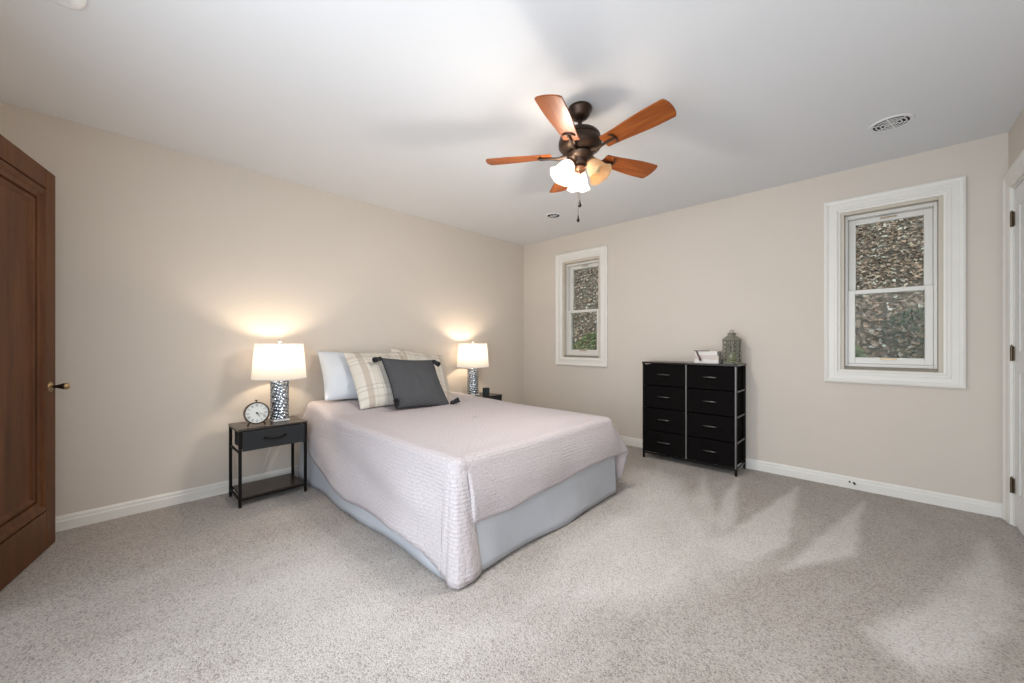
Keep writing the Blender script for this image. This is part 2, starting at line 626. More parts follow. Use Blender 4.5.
# ------------------------------------------------------------------ room shell
def wall_mesh(name, axis, at, thick, u0, u1, holes, mat, z0=0.0, z1=H):
    """wall in plane axis=at, thickness going outward (sign of thick), holes = (u0,u1,z0,z1)"""
    us = sorted({u0, u1, *[h[0] for h in holes], *[h[1] for h in holes]})
    zs = sorted({z0, z1, *[h[2] for h in holes], *[h[3] for h in holes]})
    mb = MB()

    def P(u, z, d):
        return (u, at + d, z) if axis == 'y' else (at + d, u, z)
    nu, nz = len(us) - 1, len(zs) - 1

    def solid(i, j):
        if i < 0 or j < 0 or i >= nu or j >= nz:
            return False
        cu, cz_ = (us[i] + us[i + 1]) / 2, (zs[j] + zs[j + 1]) / 2
        return not any(h[0] < cu < h[1] and h[2] < cz_ < h[3] for h in holes)
    for i in range(nu):
        for j in range(nz):
            if not solid(i, j):
                continue
            a, b, c, d = us[i], us[i + 1], zs[j], zs[j + 1]
            mb.add([P(a, c, 0), P(b, c, 0), P(b, d, 0), P(a, d, 0)], [(0, 1, 2, 3)])
            mb.add([P(a, c, thick), P(b, c, thick), P(b, d, thick), P(a, d, thick)], [(3, 2, 1, 0)])
            if not solid(i - 1, j):
                mb.add([P(a, c, 0), P(a, c, thick), P(a, d, thick), P(a, d, 0)], [(0, 1, 2, 3)])
            if not solid(i + 1, j):
                mb.add([P(b, c, 0), P(b, c, thick), P(b, d, thick), P(b, d, 0)], [(0, 1, 2, 3)])
            if not solid(i, j - 1):
                mb.add([P(a, c, 0), P(b, c, 0), P(b, c, thick), P(a, c, thick)], [(0, 1, 2, 3)])
            if not solid(i, j + 1):
                mb.add([P(a, d, 0), P(b, d, 0), P(b, d, thick), P(a, d, thick)], [(0, 1, 2, 3)])
    # merge coincident vertices so that it is one closed shell
    key, remap, nv = {}, [], []
    for p in mb.v:
        k = tuple(round(x, 5) for x in p)
        if k not in key:
            key[k] = len(nv)
            nv.append(p)
        remap.append(key[k])
    mb.v = nv
    mb.f = [tuple(remap[i] for i in f) for f in mb.f]
    return tag(mb.build(name, mat), kind='structure')


T = 0.16
W1 = (-2.870, -2.312, 0.925, 2.130)     # small window: hole in the wall
W2 = (-0.228, 0.334, 0.895, 2.130)
wall_mesh('wall_left', 'x', XL, -T, YB - T, YF + T, [], M['wall'])
wall_mesh('wall_front', 'y', YF, T, XL, XR, [W1, W2], M['wall'])
DR = (3.03, 3.805, 0.0, 2.055)
wall_mesh('wall_right', 'x', XR, T, YB - T, YF + T, [DR], M['wall'])
wall_mesh('wall_back', 'y', YB, -T, XL, XR, [(-2.56, -1.77, 0.0, 2.06), (-1.50, 0.50, 0.0, 2.20)], M['wall'])  # the wider opening is made up to let the fill lamp in
tag(MB().box((XL - T, YB - T, H), (XR + T, YF + T, H + 0.12)).build('ceiling', M['ceiling']), kind='structure')


# ---- carpet with the marks the vacuum cleaner left in the pile
def inpoly(x, y, poly, soft):
    """signed softness: 1 inside, 0 outside with a soft edge"""
    inside = False
    dmin = 9
    n = len(poly)
    for i in range(n):
        x0, y0 = poly[i]
        x1, y1 = poly[(i + 1) % n]
        if (y0 > y) != (y1 > y) and x < (x1 - x0) * (y - y0) / (y1 - y0) + x0:
            inside = not inside
        dx, dy = x1 - x0, y1 - y0
        L = dx * dx + dy * dy
        t = max(0, min(1, ((x - x0) * dx + (y - y0) * dy) / L))
        d = math.hypot(x - x0 - dx * t, y - y0 - dy * t)
        dmin = min(dmin, d)
    s = dmin / soft
    return min(1, .5 + s / 2) if inside else max(0, .5 - s / 2)


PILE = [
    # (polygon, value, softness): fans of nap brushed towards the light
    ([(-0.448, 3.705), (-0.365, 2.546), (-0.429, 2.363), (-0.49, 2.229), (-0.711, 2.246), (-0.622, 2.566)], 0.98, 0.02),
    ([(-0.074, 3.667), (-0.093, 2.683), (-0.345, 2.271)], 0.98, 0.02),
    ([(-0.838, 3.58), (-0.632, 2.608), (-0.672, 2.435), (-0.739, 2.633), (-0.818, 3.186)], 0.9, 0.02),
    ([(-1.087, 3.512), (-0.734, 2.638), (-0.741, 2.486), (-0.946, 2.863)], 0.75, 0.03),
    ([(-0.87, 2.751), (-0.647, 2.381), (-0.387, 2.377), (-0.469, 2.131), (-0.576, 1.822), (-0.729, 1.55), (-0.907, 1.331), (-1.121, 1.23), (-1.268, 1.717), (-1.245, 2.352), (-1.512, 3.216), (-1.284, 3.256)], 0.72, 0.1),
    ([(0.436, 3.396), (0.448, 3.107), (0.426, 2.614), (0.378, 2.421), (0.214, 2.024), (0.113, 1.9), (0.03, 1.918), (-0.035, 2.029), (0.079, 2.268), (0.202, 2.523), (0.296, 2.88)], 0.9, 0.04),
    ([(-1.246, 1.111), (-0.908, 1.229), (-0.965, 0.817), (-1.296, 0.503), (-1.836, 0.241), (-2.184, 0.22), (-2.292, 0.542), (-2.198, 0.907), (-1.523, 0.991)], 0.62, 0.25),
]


def floor_mesh():
    x0, x1, y0, y1 = XL - 0.02, XR + T, YB - T, YF + 0.02
    st = 0.018
    nx, ny = int((x1 - x0) / st), int((y1 - y0) / st)
    mb = MB()
    vals = []
    for j in range(ny + 1):
        for i in range(nx + 1):
            x, y = x0 + (x1 - x0) * i / nx, y0 + (y1 - y0) * j / ny
            mb.v.append((x, y, 0))
            wx = x + 0.016 * noise.noise(Vector((x * 7, y * 7, 1)))
            wy = y + 0.016 * noise.noise(Vector((x * 7, y * 7, 7)))
            v = 0.02
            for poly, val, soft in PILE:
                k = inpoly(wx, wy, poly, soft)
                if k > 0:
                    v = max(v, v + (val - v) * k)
            # darker strip along the headboard wall
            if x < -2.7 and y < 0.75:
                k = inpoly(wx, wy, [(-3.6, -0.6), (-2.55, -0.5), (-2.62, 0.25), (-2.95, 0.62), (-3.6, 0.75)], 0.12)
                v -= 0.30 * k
            vals.append(v)
    for j in range(ny):
        for i in range(nx):
            a = j * (nx + 1) + i
            mb.f.append((a, a + 1, a + nx + 2, a + nx + 1))
    o0 = len(mb.v)
    mb.add([(x0, y0, -0.1), (x1, y0, -0.1), (x1, y1, -0.1), (x0, y1, -0.1)], [(0, 1, 2, 3)])
    vals += [0] * 4
    o = mb.build('floor', M['carpet'])
    at = o.data.attributes.new('pile', 'FLOAT', 'POINT')
    at.data.foreach_set('value', vals)
    return tag(o, kind='structure')


floor_mesh()


def baseboard(name, p0, p1, nrm, h=0.088, t=0.014):
    p0, p1, nrm = Vector((*p0, 0)), Vector((*p1, 0)), Vector((*nrm, 0))
    prof = [(0, 0), (t, 0), (t, h * 0.62), (t * 0.75, h * 0.70), (t * 0.75, h * 0.86), (t * 0.3, h), (0, h)]
    mb = MB()
    n = len(prof)
    for p in (p0, p1):
        for d, z in prof:
            mb.v.append(tuple(p + nrm * d + Vector((0, 0, z))))
    mb.f = [(i, (i + 1) % n, n + (i + 1) % n, n + i) for i in range(n)] + [tuple(range(n)), tuple(range(n, 2 * n))]
    return tag(mb.build(name, M['trim']), kind='structure')


baseboard('baseboard_left', (XL, YB), (XL, YF - 0.015), (1, 0))
baseboard('baseboard_front', (XL, YF), (XR - 0.022, YF), (0, -1))
baseboard('baseboard_back', (XL + 0.02, YB), (-2.62, YB), (0, 1))


# ------------------------------------------------------------------ windows
def ring(mb, x0, x1, z0, z1, wl, y0, y1, wr=None, wt=None, wb=None):
    wr = wl if wr is None else wr
    wt = wl if wt is None else wt
    wb = wl if wb is None else wb
    mb.box((x0, y0, z0), (x0 + wl, y1, z1))
    mb.box((x1 - wr, y0, z0), (x1, y1, z1))
    mb.box((x0 + wl, y0, z1 - wt), (x1 - wr, y1, z1))
    mb.box((x0 + wl, y0, z0), (x1 - wr, y1, z0 + wb))
    return mb


def mitred_casing(mb, ox0, ox1, oz0, oz1, w, y, prof):
    """moulded picture-frame casing; prof = (distance from outer edge, projection)"""
    rings = []
    for d, pr in prof:
        rings.append([(ox0 + d, y - pr, oz0 + d), (ox1 - d, y - pr, oz0 + d), (ox1 - d, y - pr, oz1 - d), (ox0 + d, y - pr, oz1 - d)])
    o = len(mb.v)
    for r_ in rings:
        mb.v += r_
    for k in range(len(rings) - 1):
        for i in range(4):
            j = (i + 1) % 4
            mb.f.append((o + k * 4 + i, o + k * 4 + j, o + (k + 1) * 4 + j, o + (k + 1) * 4 + i))


def window(name, ox0, ox1, oz0, oz1, hole):
    root = tag(empty(name, (0, 0, 0)), kind='structure')
    hx0, hx1, hz0, hz1 = hole
    mb = MB()
    w = 0.095
    prof = [(0, 0), (0, 0.024), (0.012, 0.028), (0.024, 0.024), (0.03, 0.019), (0.06, 0.019), (0.066, 0.022), (0.078, 0.022), (0.088, 0.014), (0.098, 0.012), (0.098, -0.002)]
    mitred_casing(mb, ox0, ox1, oz0, oz1, w, YF, prof)
    mb.build('window_casing', M['trim'], root)
    jb = MB()
    ring(jb, hx0 + .0005, hx1 - .0005, hz0 + .0005, hz1 - .0005, 0.036, YF - 0.001, YF + T, wb=0.014)
    jb.build('window_jamb', M['jamb'], root, bevel=0.002)
    MB().box((hx0 + 0.0370, YF - 0.001, hz0 + 0.0150), (hx1 - 0.0370, YF + T, hz0 + 0.033)).build('window_stool', M['sill_dark'], root)
    # vinyl unit frame
    fx0, fx1, fz0, fz1 = hx0 + 0.0375, hx1 - 0.0375, hz0 + 0.0335, hz1 - 0.038
    fr = MB()
    ring(fr, fx0, fx1, fz0, fz1, 0.018, YF + 0.045, YF + 0.14, wt=0.026, wb=0.024)
    fr.build('window_frame', M['vinyl'], root, bevel=0.003)
    mid = 1.50
    ix0, ix1 = fx0 + 0.0185, fx1 - 0.0185
    us = MB()
    ring(us, ix0, ix1, mid - 0.015, fz1 - 0.0265, 0.043, YF + 0.098, YF + 0.128, wt=0.040, wb=0.03)
    up = us.build('upper_sash', M['vinyl'], root, bevel=0.003)
    MB().box((ix0 + 0.043, YF + 0.112, mid + 0.015), (ix1 - 0.043, YF + 0.116, fz1 - 0.0665)).build('glass_pane', M['glass'], up)
    ls = MB()
    ring(ls, ix0, ix1, fz0 + 0.0245, mid + 0.016, 0.041, YF + 0.058, YF + 0.094, wt=0.032, wb=0.047)
    lo = ls.build('lower_sash', M['vinyl'], root, bevel=0.003)
    MB().box((ix0 + 0.041, YF + 0.072, fz0 + 0.0715), (ix1 - 0.041, YF + 0.076, mid - 0.016)).build('glass_pane', M['glass'], lo)
    cx = (ix0 + ix1) / 2
    lf = MB().box((cx - 0.045, YF + 0.044, fz0 + 0.058), (cx + 0.045, YF + 0.0575, fz0 + 0.067))
    lf.build('sash_lift', M['brass'], lo, bevel=0.002)
    lk = MB().box((cx - 0.045, YF + 0.086, fz1 - 0.046), (cx + 0.045, YF + 0.0975, fz1 - 0.038))
    lk.build('sash_latch', M['brass'], up, bevel=0.002)
    return root


window('window_1', -2.954, -2.228, 0.838, 2.218, W1)
window('window_2', -0.312, 0.418, 0.808, 2.214, W2)

# ------------------------------------------------------------------ white closet door on the right wall
d2 = tag(empty('door_2', (XR, 3.80, 0)), kind='structure')
mb = MB()
y0, y1, zt = DR[0], DR[1], DR[3]
prof = [(0, 0), (0, 0.026), (0.012, 0.028), (0.03, 0.018), (0.07, 0.018), (0.09, 0.012), (0.098, 0.012), (0.098, 0)]
n = len(prof)
OUT = 0.100
for (yy, zz, sy, sz) in ((y0, 0, -1, 0), (y0, zt, -1, 1), (y1, zt, 1, 1), (y1, 0, 1, 0)):
    for d, pr in prof:
        mb.v.append((XR - pr - .0005, yy + sy * (OUT - d), zz + sz * (OUT - d)))
for k in range(3):
    for i in range(n - 1):
        mb.f.append((k * n + i, k * n + i + 1, (k + 1) * n + i + 1, (k + 1) * n + i))


def at_root(o, root):
    o.location = -root.location
    return o


at_root(mb.build('door_casing', M['trim'], d2), d2)
jb = MB()
jb.box((XR - 0.001, y0 - .0, 0.0), (XR + T, y0 + 0.014, zt)).box((XR - 0.001, y1 - 0.014, 0.0), (XR + T, y1, zt)).box((XR - 0.001, y0 + .014, zt - 0.014), (XR + T, y1 - .014, zt))
at_root(jb.build('door_jamb', M['trim'], d2), d2)
db = MB()
s0, s1 = y0 + 0.018, y1 - 0.018
db.box((XR + 0.008, s0, 0.012), (XR + 0.040, s1, zt - 0.018))
sm = (s0 + s1) / 2
for (a, b) in ((s0 + 0.11, sm - 0.05), (sm + 0.05, s1 - 0.11)):
    for (c, d) in ((0.012, 0.22), (0.93, 1.06), (1.92, zt - 0.018)):
        db.box((XR + 0.002, a, c), (XR + 0.008, b, d))
for (a, b) in ((s0, s0 + 0.11), (s1 - 0.11, s1), (sm - 0.05, sm + 0.05)):
    db.box((XR + 0.002, a, 0.012), (XR + 0.008, b, zt - 0.018))
at_root(db.build('door_panel', M['white_door'], d2, bevel=0.003), d2)
for hz in (1.86, 1.045, 0.245):
    hb = MB()
    hb.cyl((XR - 0.009, 3.789, hz - 0.045), (XR - 0.009, 3.789, hz + 0.045), 0.0065, n=12)
    hb.box((XR - 0.004, 3.770, hz - 0.042), (XR + 0.001, 3.808, hz + 0.042))
    hb.cyl((XR - 0.009, 3.789, hz + 0.045), (XR - 0.009, 3.789, hz + 0.054), 0.005, 0.002, n=12)
    at_root(hb.build('hinge', M['hinge'], d2, smooth=True), d2)

# ------------------------------------------------------------------ open brown door (against the wall behind the camera)
D = Vector((0.967, -0.254, 0)).normalized()     # from the free edge to the hinge
N = Vector((0.254, 0.967, 0)).normalized()      # face towards the room
EDGE = Vector((-3.309, -0.193, 0))
ang = math.atan2(D.y, D.x)
d1 = tag(empty('door_1', EDGE, ang), kind='structure')   # local x along the door, local y = towards the room
WD, HD, TH = 0.765, 2.035, 0.042
dm = MB()
st, tr, bs = 0.102, 0.104, 0.215
dm.box((0, -TH, 0.008), (st, 0, HD)).box((WD - st, -TH, 0.008), (WD, 0, HD))
dm.box((st, -TH, HD - tr), (WD - st, 0, HD)).box((st, -TH, 0.008), (WD - st, 0, bs))
dm.build('door_frame', M['door_wood'], d1, bevel=0.003)
pm = MB()
# raised moulding ring, cove and sunk flat panel
x0, x1, z0, z1 = st, WD - st, bs, HD - tr
rings = [(0.0, -0.001), (0.001, -0.016), (0.009, -0.017), (0.011, 0.003), (0.020, 0.005), (0.034, 0.001), (0.044, -0.007), (0.066, -0.010), (0.068, -0.022), (0.078, -0.023), (0.081, -0.012), (0.094, -0.014), (0.104, -0.022), (0.116, -0.024)]
for dd, yy in rings:
    dx = dd
    pm.v += [(x0 + dx, yy, z0 + dx), (x1 - dx, yy, z0 + dx), (x1 - dx, yy, z1 - dx), (x0 + dx, yy, z1 - dx)]
for k in range(len(rings) - 1):
    for i in range(4):
        j = (i + 1) % 4
        pm.f.append((k * 4 + i, k * 4 + j, (k + 1) * 4 + j, (k + 1) * 4 + i))
k = (len(rings) - 1) * 4
pm.f.append((k, k + 1, k + 2, k + 3))
q = len(pm.v)
pm.v += [(x0, -TH + .004, z0), (x1, -TH + .004, z0), (x1, -TH + .004, z1), (x0, -TH + .004, z1)]
pm.f.append((q + 3, q + 2, q + 1, q))
for i in range(4):
    j = (i + 1) % 4
    pm.f.append((i, j, q + j, q + i))
pm.build('door_panel', M['door_wood'], d1)
kn = MB()
KZ = 0.872
rose = Matrix.Translation((0.058, 0.0, KZ)) @ Matrix.Rotation(R(-90), 4, 'X')
MB().lathe([(0.001, 0.010), (0.012, 0.010), (0.020, 0.006), (0.026, 0.003), (0.028, 0.0)], 24, rose).build('rosette', M['brass'], d1, smooth=True)
kn.lathe([(0.008, 0.004), (0.009, 0.016), (0.008, 0.022), (0.012, 0.034), (0.015, 0.044), (0.0175, 0.050), (0.017, 0.054)], 24, rose)
knob = kn.build('door_knob', M['bronze'], d1, smooth=True)
MB().lathe([(0.0175, 0.0545), (0.019, 0.058), (0.016, 0.066), (0.010, 0.071), (0.001, 0.073)], 24, rose).build('knob_cap', M['brass'], knob, smooth=True)

# casing of the doorway the brown door belongs to
cb = MB()
for (a, b) in ((-2.63, -2.56), (-1.77, -1.70)):
    cb.box((a, YB, 0), (b, YB + 0.016, 2.06))
cb.box((-2.63, YB, 2.06), (-1.70, YB + 0.016, 2.13))
tag(cb.build('trim_1', M['trim'], bevel=0.003), kind='structure')


# ------------------------------------------------------------------ hillside outside
def slope_z(x, y):
    z = 0.25 + 0.86 * (y - 4.55)
    z += 0.16 * noise.noise(Vector((x * 0.9, y * 0.9, 3))) + 0.05 * noise.noise(Vector((x * 3, y * 3, 9)))
    return z


def hillside():
    mb = MB()
    x0, x1, y0, y1, st = -11, 4.5, 4.45, 13, 0.15
    nx, ny = int((x1 - x0) / st), int((y1 - y0) / st)
    for j in range(ny + 1):
        for i in range(nx + 1):
            x, y = x0 + st * i, y0 + st * j
            mb.v.append((x, y, slope_z(x, y)))
    for j in range(ny):
        for i in range(nx):
            a = j * (nx + 1) + i
            mb.f.append((a, a + 1, a + nx + 2, a + nx + 1))
    o = mb.build('hillside', M['ground'], smooth='all')
    return tag(o, kind='structure')


hillside()


def leaf_quad(mb, c, nrm, size, tone, up=None):
    nrm = nrm.normalized()
    a = nrm.orthogonal().normalized()
    a = Matrix.Rotation(random.uniform(0, 2 * PI), 3, nrm) @ a
    b = nrm.cross(a)
    L, Wd = size, size * random.uniform(0.45, 0.8)
    curl = size * random.uniform(0.0, 0.35)
    pts = [c - a * L * .5, c - a * L * .1 - b * Wd * .5 + nrm * curl, c + a * L * .5 + nrm * curl * .3, c - a * L * .1 + b * Wd * .5 + nrm * curl, c]
    o = len(mb.v)
    mb.v += [tuple(p) for p in pts]
    mb.f += [(o, o + 1, o + 4), (o + 1, o + 2, o + 4), (o + 2, o + 3, o + 4), (o + 3, o, o + 4)]
    mb.tone += [tone] * 5


def leaf_litter():
    mb = MB()
    mb.tone = []
    pal = [(0.46, 0.33, 0.26), (0.58, 0.44, 0.35), (0.30, 0.20, 0.14), (0.72, 0.60, 0.52), (0.40, 0.28, 0.22), (0.13, 0.09, 0.065), (0.34, 0.26, 0.20), (0.52, 0.36, 0.27)]
    for reg, cnt in (((-6.0, -3.2), 15000), ((-0.8, 0.9), 15000)):
        for _ in range(cnt):
            y = 4.6 + 3.9 * random.random() ** 1.15
            k = y / 5.5
            x = random.uniform(reg[0] * k, reg[1] * k) if reg[0] < -2 else random.uniform(reg[0], reg[1]) * k
            z = slope_z(x, y) + random.uniform(0.0, 0.035)
            nv = Vector((random.gauss(0, .45), -0.6 + random.gauss(0, .45), 0.75))
            t = random.choice(pal)
            j = random.uniform(0.7, 1.6)
            t = tuple(min(.9, c * j) for c in t)
            leaf_quad(mb, Vector((x, y, z)), nv, random.uniform(0.028, 0.068), t)
    o = mb.build('leaf_litter', M['leaf'], flip=True)
    return tag(o, 'brown fallen leaves covering the hillside outside both windows', 'fallen leaves', kind='stuff')


leaf_litter()


def shrub(name, label, x, y, r, h, nl, tones, size):
    root = tag(empty(name, (x, y, slope_z(x, y))), label, 'shrub')
    stem = MB()
    tips = []
    for k in range(7):
        a = random.uniform(0, 2 * PI)
        rr = r * random.uniform(.3, .85)
        top = Vector((rr * math.cos(a), rr * math.sin(a) - 0.1, h * random.uniform(.2, .45) + rr * math.sin(a) * 0.86))
        stem.tube([(0, 0, -0.03), top * 0.5 + Vector((0, 0, h * .12)), top], [0.004, 0.003, 0.0015], 6)
        tips.append(top)
    stem.build('stem', M['bronze'], root)
    mb = MB()
    mb.tone = []
    for _ in range(nl):
        a = random.uniform(0, 2 * PI)
        rr = r * math.sqrt(random.random())
        xx, yy = rr * math.cos(a), rr * math.sin(a)
        zz = slope_z(x + xx, y + yy) - slope_z(x, y) + h * (1 - (rr / r) ** 2) * random.uniform(.25, 1) + .03
        t = random.choice(tones)
        j = random.uniform(.6, 1.4)
        leaf_quad(mb, Vector((xx, yy, zz)), Vector((random.gauss(0, .6), -.5 + random.gauss(0, .5), .7)), size * random.uniform(.6, 1.3), tuple(c * j for c in t))
    mb.build('foliage', M['green_leaf'], root, flip=True)
    return root


G1 = [(0.12, 0.13, 0.08), (0.17, 0.19, 0.12), (0.22, 0.23, 0.18), (0.10, 0.10, 0.07)]
G2 = [(0.16, 0.22, 0.09), (0.28, 0.34, 0.16), (0.34, 0.38, 0.22), (0.42, 0.38, 0.2)]
shrub('shrub', 'dull green shrub on the slope outside the lower right of the larger window', 0.30, 5.62, 0.30, 0.20, 750, G1, 0.035)
shrub('shrub', 'small green plant at the lower left corner of the larger window view', -0.20, 5.32, 0.13, 0.14, 380, G2, 0.03)
shrub('shrub', 'leafy green ground shrub seen through the lower pane of the narrow window', -3.52, 5.30, 0.40, 0.26, 1700, G2, 0.04)


# ------------------------------------------------------------------ bed
bed = tag(empty('bed', (-2.44, 1.86, 0)), 'queen bed with pale skirted base against the long beige wall', 'bed')


def part(mbx, name, mat, root, **kw):
    return at_root(mbx.build(name, mat, root, **kw), root)


BX0, BX1, BY0, BY1 = -3.47, -1.425, 1.125, 2.585
bsp = MB().box((BX0, BY0 + .02, 0.16), (BX1 - .02, BY1 - .02, 0.335))
part(bsp, 'box_spring', M['mattress_cloth'], bed, bevel=0.02, seg=3)
part(MB().box((BX0, BY0, 0.337), (BX1, BY1, 0.555)), 'mattress', M['mattress_cloth'], bed, bevel=0.05, seg=4)
for (x, y) in ((BX0 + .08, BY0 + .08), (BX0 + .08, BY1 - .08), (BX1 - .08, BY0 + .08), (BX1 - .05, BY1 - .05)):
    part(MB().box((x - .02, y - .02, 0.0), (x + .02, y + .02, 0.16)), 'leg', M['black_metal'], bed, bevel=0.003)


def smooth(a, b, x):
    t = max(0, min(1, (x - a) / (b - a)))
    return t * t * (3 - 2 * t)


def lerp_keys(keys, s):
    if s <= keys[0][0]:
        return keys[0][1]
    for (a, va), (b, vb) in zip(keys, keys[1:]):
        if s <= b:
            t = (s - a) / (b - a)
            return va + (vb - va) * t
    return keys[-1][1]


# skirt: one cloth from the near head corner round the foot, the foot panel ends before the far corner
def skirt_panel(pts, waves, amp, zlow):
    """pts plan polyline; waves per metre"""
    P = [Vector((*p, 0)) for p in pts]
    seg = [(P[i + 1] - P[i]).length for i in range(len(P) - 1)]
    total = sum(seg)
    n = int(total / 0.012)
    mb = MB()
    rows = 10
    for i in range(n + 1):
        s = total * i / n
        k, acc = 0, 0
        while k < len(seg) - 1 and acc + seg[k] < s:
            acc += seg[k]
            k += 1
        p = P[k].lerp(P[k + 1], (s - acc) / seg[k])
        d = (P[k + 1] - P[k]).normalized()
        nr = Vector((d.y, -d.x, 0))
        for j in range(rows + 1):
            t = j / rows
            fl = amp * t * (math.sin(s * waves * 2 * PI + 1.3 * math.sin(s * 3)) + 0.6 * math.sin(s * waves * 4.3 + 2)) + 0.018 * t
            z = 0.34 + (zlow + 0.007 * math.sin(s * 11) * math.sin(s * 4.3 + 1) - 0.34) * t
            q = p + nr * fl
            mb.v.append((q.x, q.y, max(z, 0.004)))
    for i in range(n):
        for j in range(rows):
            a = i * (rows + 1) + j
            mb.f.append((a, a + rows + 1, a + rows + 2, a + 1))
    return mb


near = skirt_panel([(-3.44, 1.105), (-1.47, 1.105), (-1.415, 1.118), (-1.402, 1.16)], 1.3, 0.010, 0.008)
part(near, 'skirt_panel', M['skirt'], bed, smooth='all', solid=0.003)
foot = skirt_panel([(-1.403, 1.165), (-1.403, 2.572)], 1.5, 0.008, 0.014)
part(foot, 'skirt_panel', M['skirt'], bed, smooth='all', solid=0.003)
far = skirt_panel([(-1.45, 2.605), (-3.44, 2.605)], 1.3, 0.010, 0.010)
part(far, 'skirt_panel', M['skirt'], bed, smooth='all', solid=0.003)

# quilt -----------------------------------------------------------
TOPZ = 0.572


def headrise(x, y=1.2):
    return 0.062 * smooth(2.85, 3.2, -x) * (1 - 0.75 * smooth(1.35, 2.1, y))


def weld(mb):
    key, remap, nv, uv = {}, [], [], {}
    for i, p in enumerate(mb.v):
        k = tuple(round(c, 4) for c in p)
        if k not in key:
            key[k] = len(nv)
            nv.append(p)
            uv[key[k]] = mb.uv.get(i, (0, 0))
        remap.append(key[k])
    fs = []
    for f in mb.f:
        g = []
        for i in f:
            if remap[i] not in g:
                g.append(remap[i])
        if len(g) > 2:
            fs.append(tuple(g))
    mb.v, mb.f, mb.uv = nv, fs, uv


